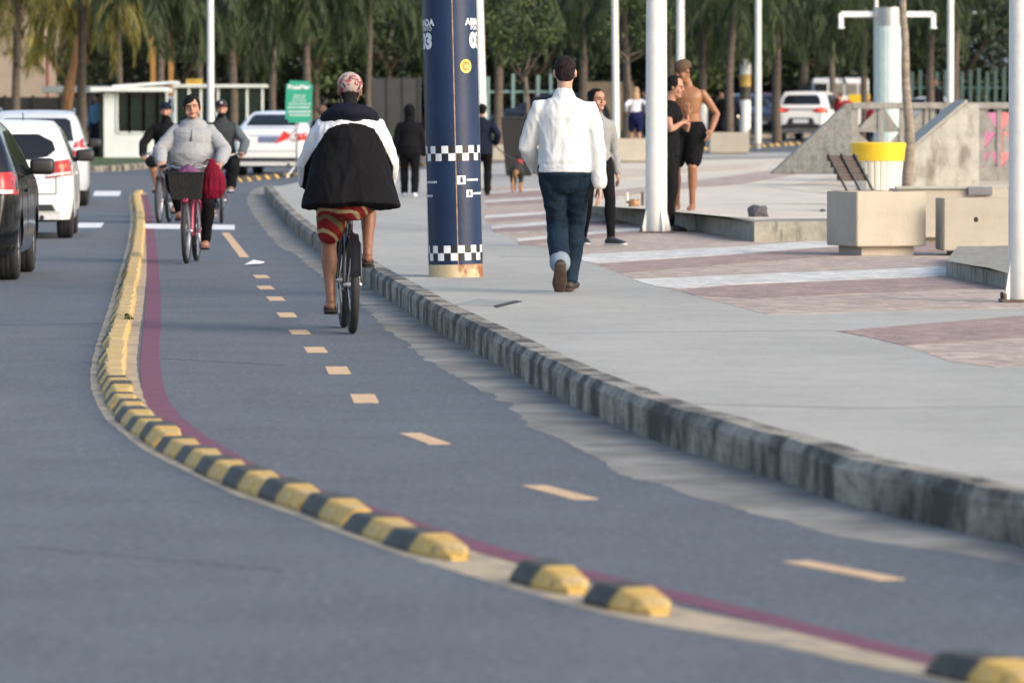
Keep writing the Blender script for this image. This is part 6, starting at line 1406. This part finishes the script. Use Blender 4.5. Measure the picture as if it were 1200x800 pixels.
simple('person in a white top and denim shorts standing behind the green sign', 352, 211, 0, R(-10), 1.55, wht_cloth, jeans, frac=.55, skin=skin_brn, D=117.5, shoes=dict(m=flip_m, sole=sole_b))
simple('person with curly brown hair mostly hidden behind the heavy cyclist', 377, 212, SW*0, R(0), 1.62, blk_cloth, legg, hair=hair_brn, hk='curly')
simple('blonde long haired woman in white top and navy shorts seen from behind', 745, 172, .3, R(5), 1.66, wht_cloth, cloth('navy shorts', (.01, .014, .06)), fem=True, hair=hair_bld, hk='long', frac=.5, D=134, hands={-1: (-.26, -.02, 1.02), 1: (.26, -.02, 1.02)})
simple('person in dark jacket beside the blonde woman, partly behind the thick post', 757, 172, .3, R(60), 1.62, navy_c, dkp, D=136)
simple('person in dark clothes standing on the grass behind the arm of the shirtless man', 858, 159, .12, R(170), 1.62, navy_c, dkp, D=166, hk='short')
simple('person in black at the left of the dark group by the whitewashed palm', 846, 160, .12, R(150), 1.60, blk_cloth, dkp, D=165)
simple('person in a red shirt with raised arms beside the white sport utility car', 984, 150, .1, R(150), 1.62, cloth('red shirt', (.28, .02, .03)), dkp, D=150, hands={-1: (-.25, .3, 1.35), 1: (-.12, .35, 1.45)})
simple('man in a black jacket standing behind the balustrade', 1095, 150, .28, R(178), 1.80, blk_cloth, dkp, D=186, skin=skin_brn, torso=(1.2, 1.2))
simple('person in red just left of the pale tiled pillar', 1022, 150, .1, R(120), 1.55, cloth('red shirt', (.28, .02, .03)), dkp, D=134)
# --- the dog
b = G(606, 225, SW); t = thing('dog', 'black and tan dog on a lead trotting away on the pavement', 'dog', b, R(-6), None)
bm = bmesh.new()
tube(bm, [(0, -.22, .40), (0, -.12, .41), (0, .1, .39), (0, .24, .42), (0, .33, .50)], [(.085, .09), (.10, .105), (.105, .125), (.10, .12), (.065, .07)], 16, side=(1, 0, 0))
tube(bm, [(0, .32, .50), (0, .38, .58)], [.062, .055], 12); tube(bm, [(0, .36, .60), (0, .42, .60), (0, .50, .575), (0, .56, .565)], [(.06, .06), (.058, .058), (.035, .032), (.026, .024)], 12, side=(1, 0, 0))
for s in (-1, 1):
    tube(bm, [(s*.05, .40, .64), (s*.062, .385, .70), (s*.065, .38, .73)], [(.028, .012), (.02, .01), (.008, .006)], 8)
    dy = .05*s
    tube(bm, [(s*.062, -.16, .38), (s*.07, -.10 + dy, .24), (s*.065, -.21 + dy, .13), (s*.062, -.19 + dy, .03), (s*.062, -.16 + dy, .018)], [.068, .046, .024, .019, .022], 10)
    tube(bm, [(s*.065, .22, .36), (s*.066, .20 - dy, .22), (s*.062, .22 - dy, .12), (s*.06, .22 - dy, .03), (s*.06, .25 - dy, .018)], [.05, .030, .022, .018, .021], 10)
tube(bm, [(0, -.27, .43), (0, -.33, .40), (.02, -.36, .32), (.03, -.37, .24)], [.026, .022, .020, .012], 8)
me = remesh(bm, .009, 2, .4, .004, 18); fur_b = mat('black fur', (.018, .015, .014), .85, .3, 30, .5, 90); fur_t = mat('tan fur', (.36, .19, .09), .85, .25, 20, .5, 90)
o = obj('body', me, [fur_b, fur_t], t, smooth=True)
assign(o, lambda c: 1 if (c.z < .17 or (c.y < -.19 and abs(c.x) < .055 and c.z < .40) or (c.y > .46)) else 0)
bm = bmesh.new(); tube(bm, [(0, .31, .50), (0, .325, .535)], .078, 18); obj('collar', bm, mat('red collar', (.3, .02, .02), .6), t, smooth=True)
hw = V(dogw.location) + M.Rotation(0, 3, 'Z') @ V((.25, .1, .86)); dc = t.matrix_basis @ V((0, .3, .57))
P = catmull([hw, hw.lerp(dc, .5) - V((0, 0, .05)), dc], 6); bm = bmesh.new(); tube(bm, P, .011, 6); tag(obj('dog_lead', bm, blackpl), 'dark dog lead running from the walker to the black and tan dog', 'lead')
